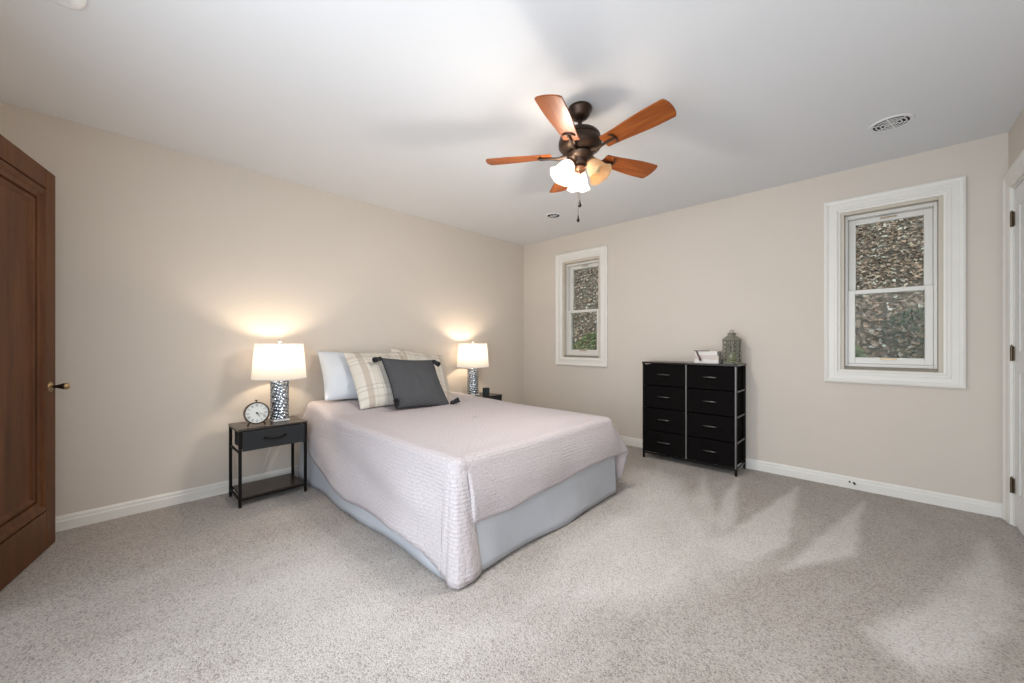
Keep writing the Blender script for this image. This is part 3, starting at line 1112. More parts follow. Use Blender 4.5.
def build_quilt():
    # columns round the bed: top outline point, bottom plan point, hem height, uv
    cols = []
    x = -3.335
    while x < -1.50:
        t = (x + 3.335) / (1.835)
        hem = lerp_keys([(-3.335, 0.47), (-3.27, 0.35), (-3.18, 0.28), (-3.04, 0.215), (-2.885, 0.185), (-2.47, 0.105), (-2.1, 0.118), (-1.8, 0.125), (-1.65, 0.085), (-1.5, 0.03)], x)
        out = 0.026 + 0.014 * math.sin(x * 7 + 1) * (1 - t * .3) + 0.016 * smooth(-2.3, -1.9, x)
        out = out * (1 - smooth(-1.9, -1.5, x)) + 0.004 * smooth(-1.9, -1.5, x)
        cols.append(((x, BY0 - 0.012), (x + 0.02 * t, BY0 - 0.042 - out), hem, (x, 'n')))
        x += 0.014
    # rounded near corner with the hanging tail
    c = Vector((BX1 - 0.05, BY0 + 0.05))
    tail = [(-1.500, 1.080, 0.030), (-1.470, 1.080, 0.020), (-1.445, 1.083, 0.010), (-1.415, 1.072, 0.007), (-1.385, 1.070, 0.006), (-1.362, 1.082, 0.008), (-1.352, 1.110, 0.012),
            (-1.350, 1.145, 0.018), (-1.352, 1.180, 0.022), (-1.360, 1.215, 0.020), (-1.372, 1.236, 0.024), (-1.384, 1.240, 0.040)]
    m = len(tail)
    NC = 44
    for i in range(NC):
        f = i / (NC - 1) * (m - 1)
        k = min(int(f), m - 2)
        u = f - k
        bx, by, hz = [tail[k][q] + (tail[k + 1][q] - tail[k][q]) * u for q in range(3)]
        rip = 0.0022 * math.sin(i * 0.7)
        a = -PI / 2 + (PI / 2) * (i / (NC - 1)) * 0.93
        tp = (c.x + 0.062 * math.cos(a), c.y + 0.062 * math.sin(a))
        cols.append((tp, (bx + rip * .7, by - rip * .7), hz, (a, 'c1')))
    # the fold tucks behind itself, then the foot face
    cols.append(((c.x + 0.062, c.y + 0.0), (-1.392, 1.215), 0.15, (0, 'c1')))
    cols.append(((c.x + 0.061, c.y + 0.004), (-1.397, 1.190), 0.262, (0, 'f')))
    y = c.y + 0.014
    while y < BY1 - 0.06:
        hem = lerp_keys([(1.18, 0.258), (1.45, 0.250), (1.62, 0.272), (1.90, 0.272), (2.15, 0.300), (2.36, 0.306), (2.53, 0.288)], y)
        out = 0.010 + 0.006 * math.sin(y * 9)
        cols.append(((BX1 + 0.012, y), (-1.388 + out, max(y, 1.2) + 0.0 if y < 1.3 else y + 0.10 * smooth(2.2, 2.53, y)), hem, (y, 'f')))
        y += 0.014
    c2 = Vector((BX1 - 0.05, BY1 - 0.05))
    NC2 = 26
    for i in range(1, NC2):
        t = i / NC2
        a = (PI / 2) * t
        tp = (c2.x + 0.062 * math.cos(a), c2.y + 0.062 * math.sin(a))
        bp = lerp_keys([(0, -1.373), (.35, -1.368), (.5, -1.372), (1, -1.44)], t), lerp_keys([(0, 2.635), (.35, 2.70), (.5, 2.725), (1, 2.665)], t)
        hz = lerp_keys([(0, 0.290), (.45, 0.296), (.6, 0.24), (.8, 0.09), (1, 0.06)], t)
        cols.append((tp, bp, hz, (a, 'c2')))
    for x in [c_[3][0] for c_ in cols if c_[3][1] == 'n'][::-1]:
        cols.append(((x, BY1 + 0.012), (x, BY1 + 0.055 + 0.012 * math.sin(x * 8)), lerp_keys([(-3.3, 0.35), (-2.6, 0.12), (-1.8, 0.12), (-1.5, 0.06)], x), (x, 'b')))
    mb = MB()
    ym = (BY0 + BY1) / 2
    TR, DRN, AR = 12, 16, 4
    per = TR + AR + DRN
    for (tp, bp, hem, (pu, side)) in cols:
        tx, ty = tp
        # inner (spine) point of the top
        sx = max(-3.335, min(-2.15, tx - 0.0)) if side in ('n', 'b') else -2.15 + 0.0
        if side in ('n', 'b'):
            sx = min(tx, -2.15)
        sy = ym
        zt = TOPZ + headrise(tx, ty)
        for j in range(TR):
            t = j / TR
            px, py = sx + (tx - sx) * t, sy + (ty - sy) * t
            # stop short of the rim: arc begins 0.04 inside
            L = math.hypot(tx - sx, ty - sy)
            k = (L - 0.045) / L
            px, py = sx + (tx - sx) * t * k, sy + (ty - sy) * t * k
            z = TOPZ + headrise(px, py) + 0.006 * noise.noise(Vector((px * 3, py * 3, 2))) - 0.012 * smooth(.75, 1, t) * smooth(-2.8, -2.4, px)
            mb.v.append((px, py, z))
            mb.uv[len(mb.v) - 1] = (px, py) if side in ('n', 'b', 'c1') else (py, px)
        nx_, ny_ = tx - sx, ty - sy
        if side == 'n':
            nx_, ny_ = 0, -1
        elif side == 'f':
            nx_, ny_ = 1, 0
        elif side == 'b':
            nx_, ny_ = 0, 1
        else:
            nx_, ny_ = math.cos(pu), math.sin(pu)
        r = 0.045
        for j in range(AR):
            a = (PI / 2) * (j / AR)
            mb.v.append((tx - nx_ * r * (1 - math.sin(a)), ty - ny_ * r * (1 - math.sin(a)), zt - 0.012 * smooth(-2.8, -2.4, tx) - r * (1 - math.cos(a))))
            q_ = (ty + ny_ * r * a, tx + nx_ * r * a)
            mb.uv[len(mb.v) - 1] = q_[::-1] if side in ('n', 'b', 'c1') else q_
        ztop = zt - 0.012 * smooth(-2.8, -2.4, tx) - r
        for j in range(DRN):
            t = j / (DRN - 1)
            e = t ** 1.15 if side == 'n' else t ** 0.9
            px, py = tx + (bp[0] - tx) * e, ty + (bp[1] - ty) * e
            z = ztop + (hem - ztop) * t
            wv = 0.0
            if side == 'n':
                # long diagonal drape folds running down to the near corner
                ph = (px + 3.4) * 2.1 + (z - 0.3) * 9.0
                wv = (0.010 + 0.015 * math.sin(ph * 2.0)) * math.sin(PI * min(1, t * 1.0)) * smooth(-3.2, -2.6, px) * (1 - smooth(-1.75, -1.5, px))
                wv += 0.007 * noise.noise(Vector((px * 4, z * 7, 5)))
            elif side in ('f',):
                wv = 0.008 * noise.noise(Vector((py * 5, z * 4, 8))) * t + 0.012 * math.sin(PI * t)
            elif side == 'c1':
                wv = 0.003 * math.sin(pu * 9 + z * 8) * t
            mb.v.append((px + nx_ * wv, py + ny_ * wv, z))
            dd = (ztop - z) + 0.07
            q_ = (ty + ny_ * dd, tx + nx_ * dd)
            mb.uv[len(mb.v) - 1] = q_[::-1] if side in ('n', 'b', 'c1') else q_
            if side == 'c1':
                mb.uv[len(mb.v) - 1] = (tx + 0.12 * (pu + PI / 2) * t, BY0 - dd)
    for i in range(len(cols) - 1):
        for j in range(per - 1):
            a = i * per + j
            mb.f.append((a, a + per, a + per + 1, a + 1))
    weld(mb)
    o = mb.build('quilt', M['quilt'], smooth='all', solid=0.008)
    return tag(o, 'pale pinkish grey quilted bedspread draped over the bed, one corner touching the carpet', 'bedspread')


build_quilt()


# ------------------------------------------------------------------ pillows
def pillow_mesh(w, h, t, n=28, flange=0.0, seed=0, pinch=0.05, sag=0.0):
    """x = width, z = height, y = thickness; base centre at origin"""
    mb = MB()
    for side in (1, -1):
        base = len(mb.v)
        for j in range(n + 1):
            for i in range(n + 1):
                u, v = -1 + 2 * i / n, -1 + 2 * j / n
                inner = 1 - flange
                uu, vv = min(1, abs(u) / inner), min(1, abs(v) / inner)
                prof = max(0, (1 - uu ** 2.6) * (1 - vv ** 2.6)) ** 0.55
                x = w / 2 * u * (1 - pinch * (1 - v * v))
                z = h / 2 * v * (1 - pinch * (1 - u * u)) + h / 2
                wr = noise.noise(Vector((u * 2.2 + seed, v * 2.2, side + seed))) * 0.16 + noise.noise(Vector((u * 5 + seed, v * 5, side))) * 0.06
                y = side * (t / 2 * prof * (1 + wr) + 0.003)
                z -= sag * (1 - v) * 0.0
                mb.v.append((x, -y, z))
                mb.uv[len(mb.v) - 1] = ((u + 1) / 2, (v + 1) / 2)
        for j in range(n):
            for i in range(n):
                a = base + j * (n + 1) + i
                f = (a, a + 1, a + n + 2, a + n + 1)
                mb.f.append(f if side == 1 else f[::-1])
    # join the rims
    N1 = (n + 1) ** 2
    rim = [j for j in range(n + 1)] + [j * (n + 1) + n for j in range(1, n + 1)] + [n * (n + 1) + j for j in range(n - 1, -1, -1)] + [j * (n + 1) for j in range(n - 1, 0, -1)]
    for k in range(len(rim)):
        a, b = rim[k], rim[(k + 1) % len(rim)]
        mb.f.append((a, N1 + a, N1 + b, b))
    return mb


def place(o, bottom, top):
    """local z goes from bottom centre to top centre; local -y faces +x (the room)"""
    b, t = Vector(bottom), Vector(top)
    zax = (t - b).normalized()
    side = Vector((0, 1, 0))
    side = (side - zax * side.dot(zax)).normalized()
    yax = zax.cross(side)
    mtx = Matrix((side, yax, zax)).transposed().to_4x4()
    mtx.translation = b
    o.matrix_world = mtx
    return o


pw = pillow_mesh(0.66, 0.47, 0.17, seed=3).build('pillow', M['white_cloth'], smooth='all')
tag(place(pw, (-3.16, 1.52, 0.635), (-3.40, 1.55, 0.995)), 'plain white pillow at the left, standing behind the plaid pillows', 'pillow')
pA = pillow_mesh(0.56, 0.56, 0.15, flange=0.03, seed=11).build('plaid_pillow', M['plaid'], smooth='all')
tag(place(pA, (-2.92, 1.645, 0.588), (-3.25, 1.655, 1.01)), 'cream and tan plaid square pillow leaning at the left against the white pillow', 'pillow', 'plaid pillows on the bed')
pB = pA.copy()
col.objects.link(pB)
tag(place(pB, (-2.97, 2.01, 0.588), (-3.285, 2.115, 0.998)), 'cream and tan plaid square pillow at the right, mostly behind the charcoal cushion', 'pillow', 'plaid pillows on the bed')

cush = empty('cushion')
place(cush, (-2.725, 1.815, 0.578), (-3.06, 1.86, 0.978))
tag(cush, 'charcoal woven square cushion with black tassels at its corners, in front of the pillows', 'cushion')
ct = pillow_mesh(0.50, 0.505, 0.13, seed=21, pinch=0.06).build('cushion_cover', M['chevron'], cush, smooth='all')
pm_ = MB()
rimp = []
for q in range(4):
    for k in range(14):
        t = -1 + 2 * k / 14
        u, v = [(t, -1), (1, t), (-t, 1), (-1, -t)][q]
        rimp.append((0.25 * u * (1 - .06 * (1 - v * v)), 0, 0.2525 * v * (1 - .06 * (1 - u * u)) + 0.2525))
rimp.append(rimp[0])
pm_.tube(rimp, 0.006, 6)
pm_.build('piping', M['black_tassel'], cush, smooth='all')


def tassel(at, dirv):
    d = Vector(dirv).normalized()
    a = Vector(at)
    mb = MB()
    mb.tube([a, a + d * .012, a + d * .024, a + d * .040, a + d * .050], [0.005, 0.016, 0.021, 0.017, 0.012], 10)
    for k in range(16):
        ang_ = 2 * PI * k / 16
        s = d.orthogonal().normalized()
        b = d.cross(s)
        off = (s * math.cos(ang_) + b * math.sin(ang_))
        mb.tube([a + d * .036 + off * .006, a + d * .055 + off * .016, a + d * .088 + off * .020], [0.005, 0.005, 0.004], 5)
    return mb.build('tassel', M['black_tassel'], cush, smooth='all')


tassel((-0.245, -0.004, 0.500), (-1, -.15, -0.35))
tassel((0.245, -0.004, 0.500), (0.35, -.5, -1))
tassel((-0.248, -0.016, 0.012), (-0.35, -0.75, 0.05))
tassel((0.248, -0.016, 0.012), (0.9, -0.75, 0.05))


# ------------------------------------------------------------------ nightstands
def make_nightstand():
    root = empty('nightstand', (-3.255, 0.824, 0))     # local: x depth 0.31, y width 0.445
    hx, hy, ht = 0.155, 0.216, 0.528
    MB().box((-hx, -hy, ht - 0.014), (hx, hy, ht)).build('tabletop', M['dark_wood'], root, bevel=0.002)
    for sx in (-1, 1):
        for sy in (-1, 1):
            cx, cy = sx * (hx - 0.012), sy * (hy - 0.012)
            lg = MB().box((cx - .009, cy - .009, 0.012), (cx + .009, cy + .009, ht - 0.0145)).build('leg', M['black_metal'], root, bevel=0.0015)
            MB().cyl((cx, cy, 0), (cx, cy, 0.012), 0.010, 0.008, 12).build('foot', M['black_metal'], lg, smooth=True)
    for sy in (-1, 1):
        cy = sy * (hy - 0.012)
        for z in (ht - 0.022, 0.368, 0.052):
            MB().box((-hx + .0215, cy - .006, z - .006), (hx - .0215, cy + .006, z + .006)).build('frame_rail', M['black_metal'], root, bevel=0.001)
    for sx in (-1, 1):
        cx = sx * (hx - 0.012)
        MB().box((cx - .006, -hy + .0215, 0.046), (cx + .006, hy - .0215, 0.058)).build('frame_rail', M['black_metal'], root, bevel=0.001)
    MB().box((-hx + 0.006, -hy + 0.0225, 0.0585), (hx - 0.006, hy - 0.0225, 0.071)).build('shelf', M['dark_wood'], root, bevel=0.002)
    dr = MB().box((-hx + 0.015, -hy + 0.036, 0.376), (hx - 0.004, hy - 0.036, ht - 0.018))
    dr.box((hx - 0.0035, -hy + 0.0225, 0.378), (hx + 0.006, hy - 0.0225, ht - 0.018))
    d = dr.build('drawer', M['charcoal_fabric'], root, bevel=0.003)
    pts = []
    for k in range(13):
        t = -1 + 2 * k / 12
        pts.append((hx + 0.008 + 0.018 * (1 - t ** 4), t * 0.062, 0.452 - 0.010 * (1 - t * t)))
    h = MB()
    h.tube(pts, 0.0055, 8)
    h.box((hx + .006, -0.072, 0.446), (hx + .011, -0.052, 0.459)).box((hx + .006, 0.052, 0.446), (hx + .011, 0.072, 0.459))
    h.build('handle', M['black_metal'], d, smooth=True)
    return root


ns = make_nightstand()
tag(ns, 'dark brown and black nightstand with grey fabric drawer, left of the bed under the clock', 'nightstand', 'nightstands')
ns2 = copy_tree(ns)
ns2.location = (-3.255, 2.885, 0)
tag(ns2, 'dark nightstand beyond the bed near the room corner, mostly hidden', 'nightstand', 'nightstands')
NTOP = 0.5285


# ------------------------------------------------------------------ table lamps
LAMP_P = 12.0


def make_lamp():
    root = empty('table_lamp', (-3.27, 0.90, NTOP))
    ft = MB().box((-.055, -.055, 0), (.055, .055, 0.014))
    ft.build('foot', M['crystal'], root, bevel=0.004)
    b = MB()
    n, m = 40, 14
    z0, z1, r = 0.0145, 0.300, 0.0615
    for j in range(m + 1):
        for i in range(n + 1):
            t = 2 * PI * i / n
            z = z0 + (z1 - z0) * j / m
            b.v.append((r * math.cos(t), r * math.sin(t), z))
            b.uv[len(b.v) - 1] = (i / n, j / m * 0.285 / (2 * PI * r))
    for j in range(m):
        for i in range(n):
            a = j * (n + 1) + i
            b.f.append((a, a + 1, a + n + 2, a + n + 1))
    o = len(b.v)
    b.v += [(0, 0, z0), (0, 0, z1)]
    for i in range(n):
        b.f.append((i + 1, i, o))
        b.f.append((m * (n + 1) + i, m * (n + 1) + i + 1, o + 1))
    b.build('lamp_base', M['silver'], root, smooth=True)
    MB().cyl((0, 0, 0.3005), (0, 0, 0.345), 0.010, n=12).cyl((0, 0, 0.345), (0, 0, 0.372), 0.016, n=14).build('socket', M['chrome'], root, smooth=True)
    MB().sphere((0, 0, 0.418), 0.030, 16, 10, 1.2).build('bulb', shade_bulb, root, smooth='all')
    hp = MB()
    for s in (-1, 1):
        pts = [(s * 0.012, 0, 0.345), (s * 0.045, 0, 0.38), (s * 0.055, 0, 0.45), (s * 0.04, 0, 0.53), (0, 0, 0.562)]
        hp.tube(pts, 0.0018, 6)
    hp.tube([(-0.155, 0, 0.572), (0.155, 0, 0.572)], 0.0018, 6).tube([(0, -0.155, 0.572), (0, 0.155, 0.572)], 0.0018, 6)
    hp.build('harp', M['chrome'], root, smooth=True)
    sh = MB().lathe([(0.178, 0.316), (0.156, 0.578)], 56)
    shd = sh.build('lamp_shade', M['lamp_shade'], root, smooth='all', solid=0.002)
    for r_, z_ in ((0.179, 0.316), (0.157, 0.578)):
        rm = MB()
        rm.tube([(r_ * math.cos(2 * PI * k / 56), r_ * math.sin(2 * PI * k / 56), z_) for k in range(57)], 0.0022, 6)
        rm.build('shade_trim', M['white_cloth'], shd, smooth='all')
    MB().cyl((0, 0, 0.565), (0, 0, 0.582), 0.004, n=10).sphere((0, 0, 0.592), 0.011, 14, 8).build('finial', M['crystal'], root, smooth='all')
    return root


shade_bulb = bpy.data.materials.new('lit_bulb')
shade_bulb.use_nodes = True
_b = shade_bulb.node_tree.nodes['Principled BSDF']
_b.inputs['Base Color'].default_value = (1, .95, .85, 1)
_b.inputs['Emission Color'].default_value = (1.0, 0.78, 0.52, 1)
_b.inputs['Emission Strength'].default_value = 3.0


def bulb_light(name, loc, power, colr, radius=0.03, parent=None):
    d = bpy.data.lights.new(name, 'POINT')
    d.energy = power
    d.color = colr
    d.shadow_soft_size = radius
    o = bpy.data.objects.new(name, d)
    o.location = loc
    col.objects.link(o)
    if parent is not None:
        o.parent = parent
    return o


lamp = make_lamp()
tag(lamp, 'lit lamp with white drum shade left of the bed, beside the round clock', 'lamp', 'bedside lamps')
cord = MB()
cord.tube([(-0.06, 0.0, 0.006), (-0.125, 0.02, 0.004), (-0.160, 0.03, -0.02), (-0.175, 0.015, -0.15), (-0.19, -0.04, -0.33), (-0.19, -0.07, -0.43)], 0.0025, 6)
cord.build('power_cord', M['plastic_white'], lamp, smooth='all')
lamp2 = copy_tree(lamp)
lamp2.location = (-3.30, 2.835, NTOP)
tag(lamp2, 'lit table lamp with white drum shade beyond the bed near the room corner', 'lamp', 'bedside lamps')
for lo in (lamp, lamp2):
    p = lo.location
    bulb_light('lamp_light', (p.x, p.y, p.z + 0.475), LAMP_P, (1.0, 0.79, 0.56), 0.04)


# ------------------------------------------------------------------ twin-footed clock
def make_clock():
    root = empty('alarm_clock', (-3.155, 0.724, NTOP), R(-2))      # local +x = face direction
    r, cz_ = 0.074, 0.092
    rot = Matrix.Translation((0, 0, cz_)) @ Matrix.Rotation(R(-6), 4, 'Y') @ Matrix.Rotation(R(90), 4, 'Y')
    MB().lathe([(0.001, -0.030), (r * .9, -0.030), (r, -0.024), (r, 0.014), (r * 1.03, 0.018), (r * 1.03, 0.024), (r * .93, 0.026), (r * .915, 0.018)], 48, rot).build('clock_case', M['bronze'], root, smooth=True)
    fc = MB().lathe([(0.0008, 0.0178), (r * .915, 0.0178)], 48, rot).build('clock_face', M['clock_face'], root)
    nm = MB()
    numer = ['XII', 'I', 'II', 'III', 'IIII', 'V', 'VI', 'VII', 'VIII', 'IX', 'X', 'XI']

    def stroke(p0, p1, w, M4):
        p0, p1 = Vector(p0), Vector(p1)
        d = (p1 - p0).normalized()
        q = Vector((-d.y, d.x)) * w / 2
        vs = [(p0 + q), (p1 + q), (p1 - q), (p0 - q)]
        V3 = [M4 @ Vector((v.x, v.y, 0.0)) for v in vs] + [M4 @ Vector((v.x, v.y, 0.0004)) for v in vs]
        nm.add(V3, [(0, 1, 2, 3), (4, 5, 6, 7), (0, 1, 5, 4), (1, 2, 6, 5), (2, 3, 7, 6), (3, 0, 4, 7)])
    # dial frame: local X right (as seen), Y up
    for k, s in enumerate(numer):
        a = PI / 2 - 2 * PI * k / 12
        base = rot @ Matrix.Translation((0, 0, 0.0182)) @ Matrix.Rotation(R(90), 4, 'Z') @ Matrix.Rotation(a - PI / 2, 4, 'Z') @ Matrix.Translation((0, r * 0.72, 0))
        hgt, wdt = 0.0085, {'I': 0.0028, 'V': 0.007, 'X': 0.007}
        tot = sum(wdt[c] for c in s)
        x = -tot / 2
        for c in s:
            w = wdt[c]
            xc = x + w / 2
            if c == 'I':
                stroke((xc, -hgt), (xc, hgt), 0.0013, base)
            elif c == 'V':
                stroke((xc - .0028, hgt), (xc, -hgt), 0.0014, base)
                stroke((xc + .0028, hgt), (xc, -hgt), 0.0009, base)
            else:
                stroke((xc - .0028, hgt), (xc + .0028, -hgt), 0.0014, base)
                stroke((xc + .0028, hgt), (xc - .0028, -hgt), 0.0009, base)
            x += w
    nm.build('numerals', M['ink'], fc)
    hd = MB()
    for a, L, w in ((R(-18), 0.050, 0.0022), (R(-58), 0.030, 0.004)):
        nm = hd
        M4 = rot @ Matrix.Translation((0, 0, 0.0198)) @ Matrix.Rotation(R(90), 4, 'Z') @ Matrix.Rotation(a, 4, 'Z')
        stroke((-0.008, 0), (L, 0), w, M4)
    hd.lathe([(0.0005, 0.0212), (0.006, 0.021), (0.0062, 0.0185)], 16, rot)
    hd.build('clock_hands', M['ink'], fc)
    tp = MB().cyl((0, 0, cz_ + r), (0, 0, cz_ + r + .012), 0.003, n=10).cyl((0, 0, cz_ + r + .012), (0, 0, cz_ + r + .017), 0.009, 0.008, 16)
    tp.build('winding_button', M['bronze'], root, smooth=True)
    for s in (-1, 1):
        MB().tube([(0.0, s * 0.040, cz_ - r * .86), (0.006, s * 0.048, 0.018), (0.008, s * 0.052, 0.006)], [0.006, 0.005, 0.0058], 10).build('foot', M['bronze'], root, smooth='all')
    return root


tag(make_clock(), 'round clock with dark bronze rim and white Roman numeral dial on the left nightstand', 'clock')

# dark candle glass on the far nightstand
cd = tag(empty('candle_jar', (-3.135, 2.885, NTOP)), 'dark smoked glass candle jar beside the far lamp', 'candle jar')
MB().lathe([(0.001, 0.0), (0.034, 0.0), (0.038, 0.006), (0.040, 0.088), (0.037, 0.088), (0.0355, 0.010), (0.001, 0.008)], 32).build('jar', M['smoked'], cd, smooth=True)
MB().lathe([(0.001, 0.0085), (0.0345, 0.0105), (0.0350, 0.062), (0.001, 0.062)], 28).build('wax', M['smoked'], cd, smooth=True)
MB().cyl((0, 0, 0.062), (0, 0, 0.074), 0.0015, n=6).build('wick', M['ink'], cd)


# ------------------------------------------------------------------ dresser
def make_dresser():
    X0, X1, Y0, Y1, ZT = -1.668, -0.850, 3.600, 3.900, 0.930
    root = tag(empty('dresser', ((X0 + X1) / 2, (Y0 + Y1) / 2, 0)), 'black eight drawer fabric dresser with metal frame against the window wall', 'dresser')
    part(MB().box((X0 - .004, Y0 - .004, ZT - 0.016), (X1 + .004, Y1, ZT)), 'dresser_top', M['black_wood'], root, bevel=0.002)
    fr = []
    xm = (X0 + X1) / 2
    for x, mt in ((X0 + .010, 'black_metal'), (X1 - .010, 'post_metal')):
        for y in (Y0 + .010, Y1 - .012):
            mt_ = mt if y < 3.7 else 'black_metal'
            lg = part(MB().box((x - .009, y - .009, 0.010), (x + .009, y + .009, ZT - .0165)), 'leg', M['black_metal'], root, bevel=0.0015)
            lg2 = MB().cyl((x, y, 0), (x, y, 0.010), 0.010, n=12).build('foot', M['black_metal'], lg, smooth=True)
    part(MB().box((xm - .006, Y0 + .001, 0.062), (xm + .006, Y0 + .019, ZT - .0165)), 'centre_post', M['post_metal'], root, bevel=0.0015)
    for z in (0.052, 0.270, 0.485, 0.700):
        for x in (X0 + .010, X1 - .010):
            rl = MB()
            rl.box((x - .006, Y0 + .0195, z - .007), (x + .006, Y1 - .0215, z + .005))
            part(rl, 'side_rail', M['post_metal'], root, bevel=0.001)
    part(MB().box((X0 + .0195, Y0 + .004, 0.046), (X1 - .0195, Y0 + .016, 0.060)), 'base_rail', M['black_metal'], root, bevel=0.001)
    part(MB().box((X0 + .0195, Y1 - .018, 0.046), (X1 - .0195, Y1 - .006, 0.060)), 'base_rail', M['black_metal'], root, bevel=0.001)
    part(MB().box((X1 - .0155, Y0 + .0005, 0.06), (X1 - .0045, Y0 + .0009, ZT - .02)), 'post_highlight', M['post_metal'], root)  # thin grey strip, a painted highlight on the black post
    part(MB().box((X0 + .02, Y1 - .004, 0.062), (X1 - .02, Y1 - .002, ZT - .018)), 'back_panel', M['black_fabric'], root)
    zs = [0.064, 0.276, 0.491, 0.706, ZT - 0.020]
    for c in (0, 1):
        xa, xb = (X0 + .022, xm - .011) if c == 0 else (xm + .011, X1 - .022)
        for k in range(4):
            d = part(MB().box((xa, Y0 + .003, zs[k] + .003), (xb, Y1 - .012, zs[k + 1] - .004)), 'drawer', M['black_fabric'], root, bevel=0.004)
            hx, hz = (xa + xb) / 2, (zs[k] + zs[k + 1]) / 2 + 0.006
            pts, rs = [], []
            for i in range(11):
                t = -1 + 2 * i / 10
                pts.append((hx + t * 0.062, Y0 + .002 - 0.018 * (1 - t ** 4), hz))
                rs.append(0.0045 + 0.0025 * (1 - t * t))
            MB().tube(pts, rs, 8).build('handle', M['handle'], d, smooth='all')
    return root


M['handle'] = speckled('gunmetal_handle', (0.08, 0.075, 0.072), (0.12, 0.112, 0.11), 60, 0.3, 0.0, metal=0.9)
make_dresser()
DTOP = 0.9305


# lantern on the dresser
def make_lantern():
    root = tag(empty('lantern', (-0.930, 3.765, DTOP), R(20)), 'weathered grey green metal lantern with a cream candle, on the right of the dresser', 'lantern')
    n = 6
    r = 0.074

    def hexp(rr, z, k):
        a = 2 * PI * k / n + PI / n
        return (rr * math.cos(a), rr * math.sin(a), z)

    def frust(levels, mb):
        for (ra, za), (rb, zb) in zip(levels, levels[1:]):
            for k in range(n):
                mb.add([hexp(ra, za, k), hexp(ra, za, k + 1), hexp(rb, zb, k + 1), hexp(rb, zb, k)], [(0, 1, 2, 3)])
        for (rr, z) in (levels[0], levels[-1]):
            mb.add([hexp(rr, z, k) for k in range(n)], [tuple(range(n))])
    b = MB()
    frust([(r + .006, 0), (r + .006, 0.012), (r, 0.016)], b)
    b.build('lantern_base', M['lantern'], root)
    t = MB()
    frust([(r + .004, 0.200), (r + .010, 0.206), (r + .010, 0.212), (0.040, 0.243), (0.034, 0.246), (0.036, 0.262), (0.039, 0.266), (0.012, 0.268)], t)
    rf = t.build('roof', M['lantern'], root)
    tr = MB()
    tr.tube([(0.014 * math.cos(a), 0, 0.280 + 0.012 * math.sin(a)) for a in [2 * PI * k / 16 for k in range(17)]], 0.003, 6)
    tr.build('ring', M['lantern'], rf, smooth='all')
    # lattice sides: each side a panel of crossing curved bars inside a rim
    for k in range(n):
        a, c = Vector(hexp(r, 0.016, k)), Vector(hexp(r, 0.016, k + 1))
        up = Vector((0, 0, 0.184))
        mb = MB()

        def P(u, v):
            return a.lerp(c, u) + up * v
        mb.tube([P(0, 0), P(0, 1)], 0.004, 6)
        mb.tube([P(0, .02), P(1, .02)], 0.003, 5)
        mb.tube([P(0, .98), P(1, .98)], 0.003, 5)
        for cu in (0.25, 0.75):
            for cv in (0.1, 0.3, 0.5, 0.7, 0.9):
                mb.tube([P(cu + .24 * math.cos(q), cv + .105 * math.sin(q)) for q in [2 * PI * w / 12 for w in range(13)]], 0.0034, 5)
        for cv in (0.2, 0.4, 0.6, 0.8):
            mb.tube([P(.5 + .22 * math.cos(q), cv + .09 * math.sin(q)) for q in [2 * PI * w / 12 for w in range(13)]], 0.0032, 5)
        mb.build('lattice_panel', M['lantern'], root, smooth='all')
    return root


make_lantern()
cn = tag(empty('candle', (-0.930, 3.765, DTOP + 0.0165)), 'cream candle with green moss inside the lantern', 'candle')
MB().lathe([(0.001, 0), (0.026, 0), (0.027, 0.004), (0.026, 0.078), (0.022, 0.082), (0.001, 0.080)], 24).build('wax', M['candle_wax'], cn, smooth=True)
ms = MB()
ms.tube([(0.034 * math.cos(t) * (1 + .1 * math.sin(5 * t)), 0.034 * math.sin(t), 0.010 + .004 * math.sin(7 * t)) for t in [2 * PI * k / 30 for k in range(31)]], 0.009, 7)
ms.sphere((0.031, -0.020, 0.045), 0.017, 10, 7, 1.6)
ms.build('moss_wreath', M['moss'], cn, smooth='all')
MB().cyl((0, 0, 0.079), (0, 0, 0.092), 0.0015, n=6).build('wick', M['ink'], cn)


# stack of pale books with a hanging ribbon
def make_book(w, d, h, name='book', cover='book_cloth'):
    """spine along -y (front), pages on the other sides"""
    root = empty(name)
    c = MB()
    c.box((-w / 2, -d / 2, 0), (w / 2, d / 2, 0.003)).box((-w / 2, -d / 2, h - .003), (w / 2, d / 2, h)).box((-w / 2, -d / 2 - .001, 0.0), (w / 2, -d / 2 + .003, h))
    c.build('book_cover', M[cover], root, bevel=0.001)
    MB().box((-w / 2 + .004, -d / 2 + .0035, 0.0035), (w / 2 - .004, d / 2 - .005, h - .0035)).build('pages', M['paper'], root)
    return root


zz = DTOP
LB = [('white hardback at the bottom of the small book stack on the dresser', 0.200, 0.140, 0.036, 0),
      ('pale pinkish hardback in the middle of the small book stack on the dresser', 0.192, 0.136, 0.034, 3),
      ('white hardback on top of the small book stack, with a dark ribbon on it', 0.184, 0.130, 0.036, -2)]
BKX, BKY = -1.108, 3.735
for lb, w, d, h, a in LB:
    b = make_book(w, d, h, cover='book_grey' if a == 3 else 'book_cloth')
    b.location = (BKX, BKY, zz)
    b.rotation_euler = (0, 0, R(a))
    tag(b, lb, 'book', 'books on the dresser')
    zz += h + 0.0003
rb = MB()
yf = BKY - 0.082
path = [(BKX - .110, BKY - .03, zz + .003), (BKX - .095, BKY - .055, zz + .003), (BKX - .078, yf, zz + .002), (BKX - .070, yf - .004, zz - .02), (BKX - .050, yf - .006, zz - .055), (BKX - .042, yf - .008, zz - .082)]
rb.tube(path, [0.004, 0.005, 0.005, 0.006, 0.008, 0.011], 8)
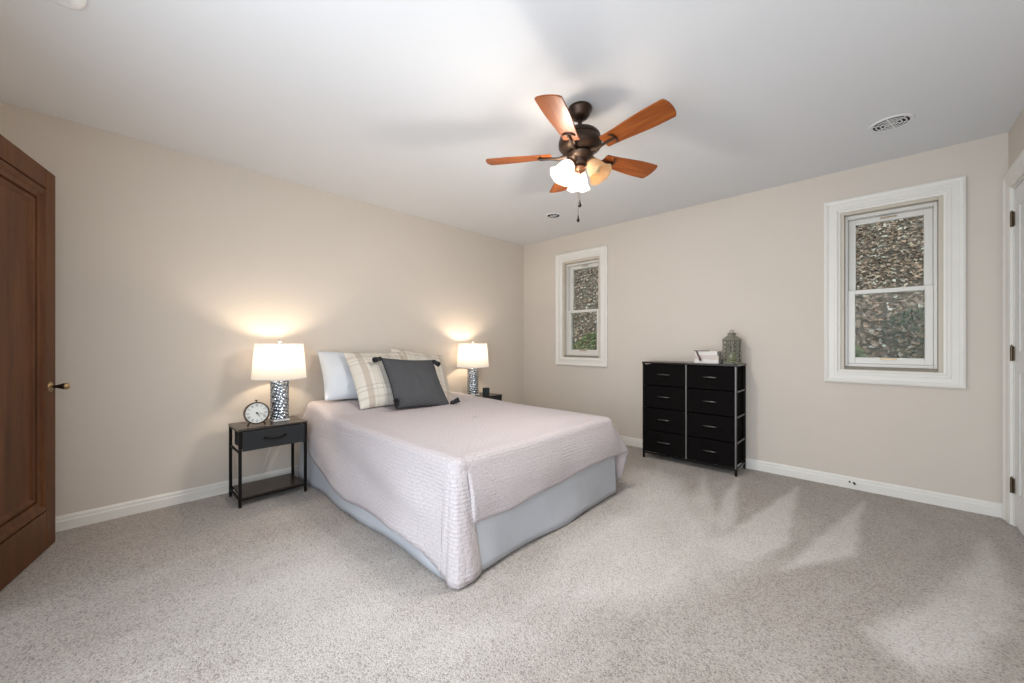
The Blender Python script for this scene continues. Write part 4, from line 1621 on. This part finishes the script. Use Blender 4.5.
rb.tube([(BKX - .078, yf, zz + .0025), (BKX - .02, yf + .012, zz + .003), (BKX + .03, yf + .012, zz + .003)], 0.003, 6)
tag(rb.build('ribbon', M['leather'], smooth='all'), 'dark brown ribbon with a tassel end hanging over the front of the books', 'ribbon')


# ------------------------------------------------------------------ ceiling fan
FX, FY = -1.225, 1.848
fan = tag(empty('ceiling_fan', (FX, FY, H)), 'bronze ceiling fan with five cherry wood blades and three glass lights', 'ceiling fan')
MB().lathe([(0.001, -0.0005), (0.064, -0.0005), (0.068, -0.008), (0.066, -0.020), (0.058, -0.028), (0.056, -0.040), (0.046, -0.056), (0.026, -0.070), (0.001, -0.072)], 36).build('canopy', M['bronze'], fan, smooth=True)
MB().cyl((0, 0, -0.070), (0, 0, -0.128), 0.0115, n=16).lathe([(0.012, -0.105), (0.024, -0.112), (0.028, -0.128), (0.012, -0.132)], 24).build('downrod', M['bronze'], fan, smooth=True)
MB().lathe([(0.001, -0.128), (0.030, -0.129), (0.070, -0.134), (0.098, -0.146), (0.112, -0.162), (0.1135, -0.172), (0.108, -0.178), (0.118, -0.184), (0.122, -0.200), (0.120, -0.222), (0.108, -0.238), (0.085, -0.250), (0.070, -0.256), (0.001, -0.258)], 48).build('motor_housing', M['bronze'], fan, smooth=True)
MB().lathe([(0.001, -0.2585), (0.068, -0.259), (0.074, -0.266), (0.070, -0.280), (0.055, -0.292), (0.042, -0.299), (0.040, -0.306), (0.046, -0.311), (0.044, -0.322), (0.030, -0.330), (0.001, -0.332)], 36).build('switch_housing', M['bronze'], fan, smooth=True)
MB().lathe([(0.001, -0.3325), (0.026, -0.333), (0.032, -0.341), (0.030, -0.356), (0.018, -0.367), (0.008, -0.372), (0.006, -0.380), (0.001, -0.382)], 28).build('light_hub', M['copper'], fan, smooth=True)

BLZ = 2.178 - H
blade0 = None


def make_blade():
    mb = MB()
    # outline: narrow root, widening to a rounded tip
    r0, r1 = 0.165, 0.522
    top, bot = [], []
    K = 22
    pts = []
    for k in range(K + 1):
        t = k / K
        x = r0 + (r1 - r0) * t
        w = 0.046 + 0.020 * smooth(0, 0.8, t)
        pts.append((x, w))
    outline = [(x, w) for x, w in pts]
    # tip arc
    wt = pts[-1][1]
    arc = [(r1 + 0.022 * math.cos(a) - 0.0, wt * math.sin(a)) for a in [PI / 2 - PI * k / 14 for k in range(1, 14)]]
    full = [(r0 - 0.004, 0.034)] + outline + arc + [(x, -w) for x, w in reversed(outline)] + [(r0 - 0.004, -0.034)]
    n = len(full)
    o = 0
    for z in (0.0035, -0.0035):
        for x, y in full:
            mb.v.append((x, y, z))
    mb.f = [tuple(range(n)), tuple(range(2 * n - 1, n - 1, -1))] + [(i, n + i, n + (i + 1) % n, (i + 1) % n) for i in range(n)]
    return mb


def make_iron():
    mb = MB()
    # forked bracket from the motor to the underside of the blade
    mb.tube([(0.080, 0, -0.004), (0.120, 0, -0.016), (0.165, 0, -0.012), (0.215, 0, -0.009), (0.232, 0, -0.0085)], [0.011, 0.010, 0.008, 0.008, 0.006], 8)
    arc = [(0.200 + 0.034 * math.cos(q), 0.040 * math.sin(q), -0.0075) for q in [-1.15 + 2.3 * k / 12 for k in range(13)]]
    mb.tube(arc, [0.003 + 0.0025 * math.sin(PI * k / 12) for k in range(13)], 8)
    return mb


for k, a in enumerate((-6, -72, -147, 140, 69)):
    mt = Matrix.Rotation(R(a), 4, 'Z') @ Matrix.Translation((0, 0, BLZ)) @ Matrix.Rotation(R(-2.0 if a in (-6, -72) else 0), 4, 'Y') @ Matrix.Rotation(R(-12), 4, 'X')
    bl = (make_blade().build('blade', M['blade_wood'], fan, bevel=0.0015) if k == 0 else blade0.copy())
    if k == 0:
        blade0 = bl
    else:
        col.objects.link(bl)
        bl.parent = fan
    bl.matrix_local = mt
    if k == 0:
        iron0 = make_iron().build('blade_arm', M['bronze'], bl, smooth=True)
    else:
        ir = iron0.copy()
        col.objects.link(ir)
        ir.parent = bl

FAN_P = 41.0
SHADES = [(128, True), (248, True), (8, False)]
for a, lit in SHADES:
    ca, sa = math.cos(R(a)), math.sin(R(a))
    tilt = R(33)
    # arm
    ax = Vector((ca * math.sin(tilt), sa * math.sin(tilt), -math.cos(tilt)))
    neck = Vector((ca * 0.064, sa * 0.064, -0.318))
    am = MB()
    am.tube([(ca * .025, sa * .025, -0.350), (ca * .048, sa * .048, -0.342), (ca * .056, sa * .056, -0.327), tuple(neck)], [0.007, 0.007, 0.008, 0.012], 10)
    fit = Matrix.Translation(neck) @ Vector((0, 0, -1)).rotation_difference(ax).to_matrix().to_4x4()
    am.lathe([(0.012, 0.008), (0.026, 0.0), (0.029, -0.012), (0.027, -0.014)], 24, fit)
    am.build('light_arm', M['copper'], fan, smooth=True)

    def wob(r_, z_, t, j):
        k_ = smooth(-0.06, -0.115, z_)
        return r_ * (1 + 0.05 * k_ * math.cos(6 * t)), z_ + 0.004 * k_ * math.cos(6 * t)
    sh = MB().lathe([(0.025, -0.010), (0.034, -0.020), (0.042, -0.038), (0.047, -0.060), (0.051, -0.082), (0.058, -0.100), (0.068, -0.112)], 48, fit, wob)
    so = sh.build('glass_shade', M['glass_shade_lit'] if lit else M['glass_shade_unlit'], fan, smooth='all', solid=0.002)
    if not lit:
        so['label'] = 'unlit glass shade with painted amber glow'
    bp = neck + ax * 0.062
    MB().sphere(tuple(bp), 0.021, 14, 9, 1.25).build('bulb', shade_bulb if lit else M['candle_wax'], fan, smooth='all')
    wp = fan.location + neck + ax * 0.098
    if lit:
        bulb_light('fan_light', tuple(wp), FAN_P, (1.0, 0.94, 0.86), 0.045)
for (dx, dy, zb) in ((0.012, -0.02, 1.888), (-0.026, 0.020, 1.822)):
    ch = MB().cyl((dx, dy, -0.350), (dx, dy, zb + 0.02 - H), 0.0012, n=6).build('pull_chain', M['bronze'], fan)
    MB().lathe([(0.001, 0.022), (0.003, 0.020), (0.0045, 0.006), (0.009, -0.004), (0.009, -0.012), (0.001, -0.020)], 14, Matrix.Translation((dx, dy, zb - H))).build('pull_knob', M['black_fabric'], ch, smooth=True)


# ------------------------------------------------------------------ ceiling vents and detector
def vent(label, x, y, r, rz):
    root = tag(empty('ceiling_vent', (x, y, H), rz), label, 'vent', 'round ceiling vents')
    MB().cyl((0, 0, -0.0035), (0, 0, -0.0005), r * 0.93, n=40).build('backing', M['dark_gap'], root)
    fr = MB().lathe([(r * .90, -0.004), (r * .95, -0.0065), (r * 1.10, -0.006), (r * 1.14, -0.0005)], 48)
    fr.build('frame', M['ceiling'], root, smooth=True)
    gr = MB()
    for q in ((0.30, 0.52, 0.74) if r > 0.08 else (0.45,)):
        gr.lathe([(r * (q - .03), -0.0065), (r * (q + .03), -0.0065), (r * (q + .03), -0.004), (r * (q - .03), -0.004), (r * (q - .03), -0.0065)], 40)
    gr.cyl((0, 0, -0.0065), (0, 0, -0.004), r * .12, n=20)
    for k in range(3 if r > 0.08 else 1):
        a = PI * k / 3
        c_, s_ = math.cos(a), math.sin(a)
        mt = Matrix.Rotation(a, 4, 'Z')
        gr.box((-r * .92, -.003, -0.0064), (r * .92, .003, -0.0045), mt)
    gr.build('grille', M['plastic_white'], root, smooth=True)
    return root


vent('round white slotted ceiling vent near the larger window', 0.055, 3.275, 0.090, 0.3)
vent('small round ceiling vent above the narrow window', -2.455, 3.21, 0.070, 0.1)
sd = tag(empty('smoke_detector', (-2.235, -0.115, H)), 'white round smoke detector on the ceiling at the top left edge of the photo', 'smoke detector')
MB().lathe([(0.001, -0.036), (0.040, -0.036), (0.052, -0.030), (0.060, -0.018), (0.064, -0.0005)], 36).build('detector_body', M['plastic_white'], sd, smooth=True)
MB().lathe([(0.018, -0.0365), (0.026, -0.039), (0.034, -0.0365)], 28).build('detector_grille', M['plastic_white'], sd, smooth=True)

# cable end at the baseboard
cs = MB()
cs.tube([(-0.135, YF - 0.013, 0.050), (-0.135, YF - 0.030, 0.048), (-0.128, YF - 0.036, 0.046)], [0.006, 0.006, 0.007], 10)
cs.cyl((-0.160, YF - 0.0145, 0.052), (-0.160, YF - 0.022, 0.052), 0.006, n=10)
tag(cs.build('cable_stub', M['ink'], smooth='all'), 'small black cable end poking from the baseboard below the larger window', 'cable')
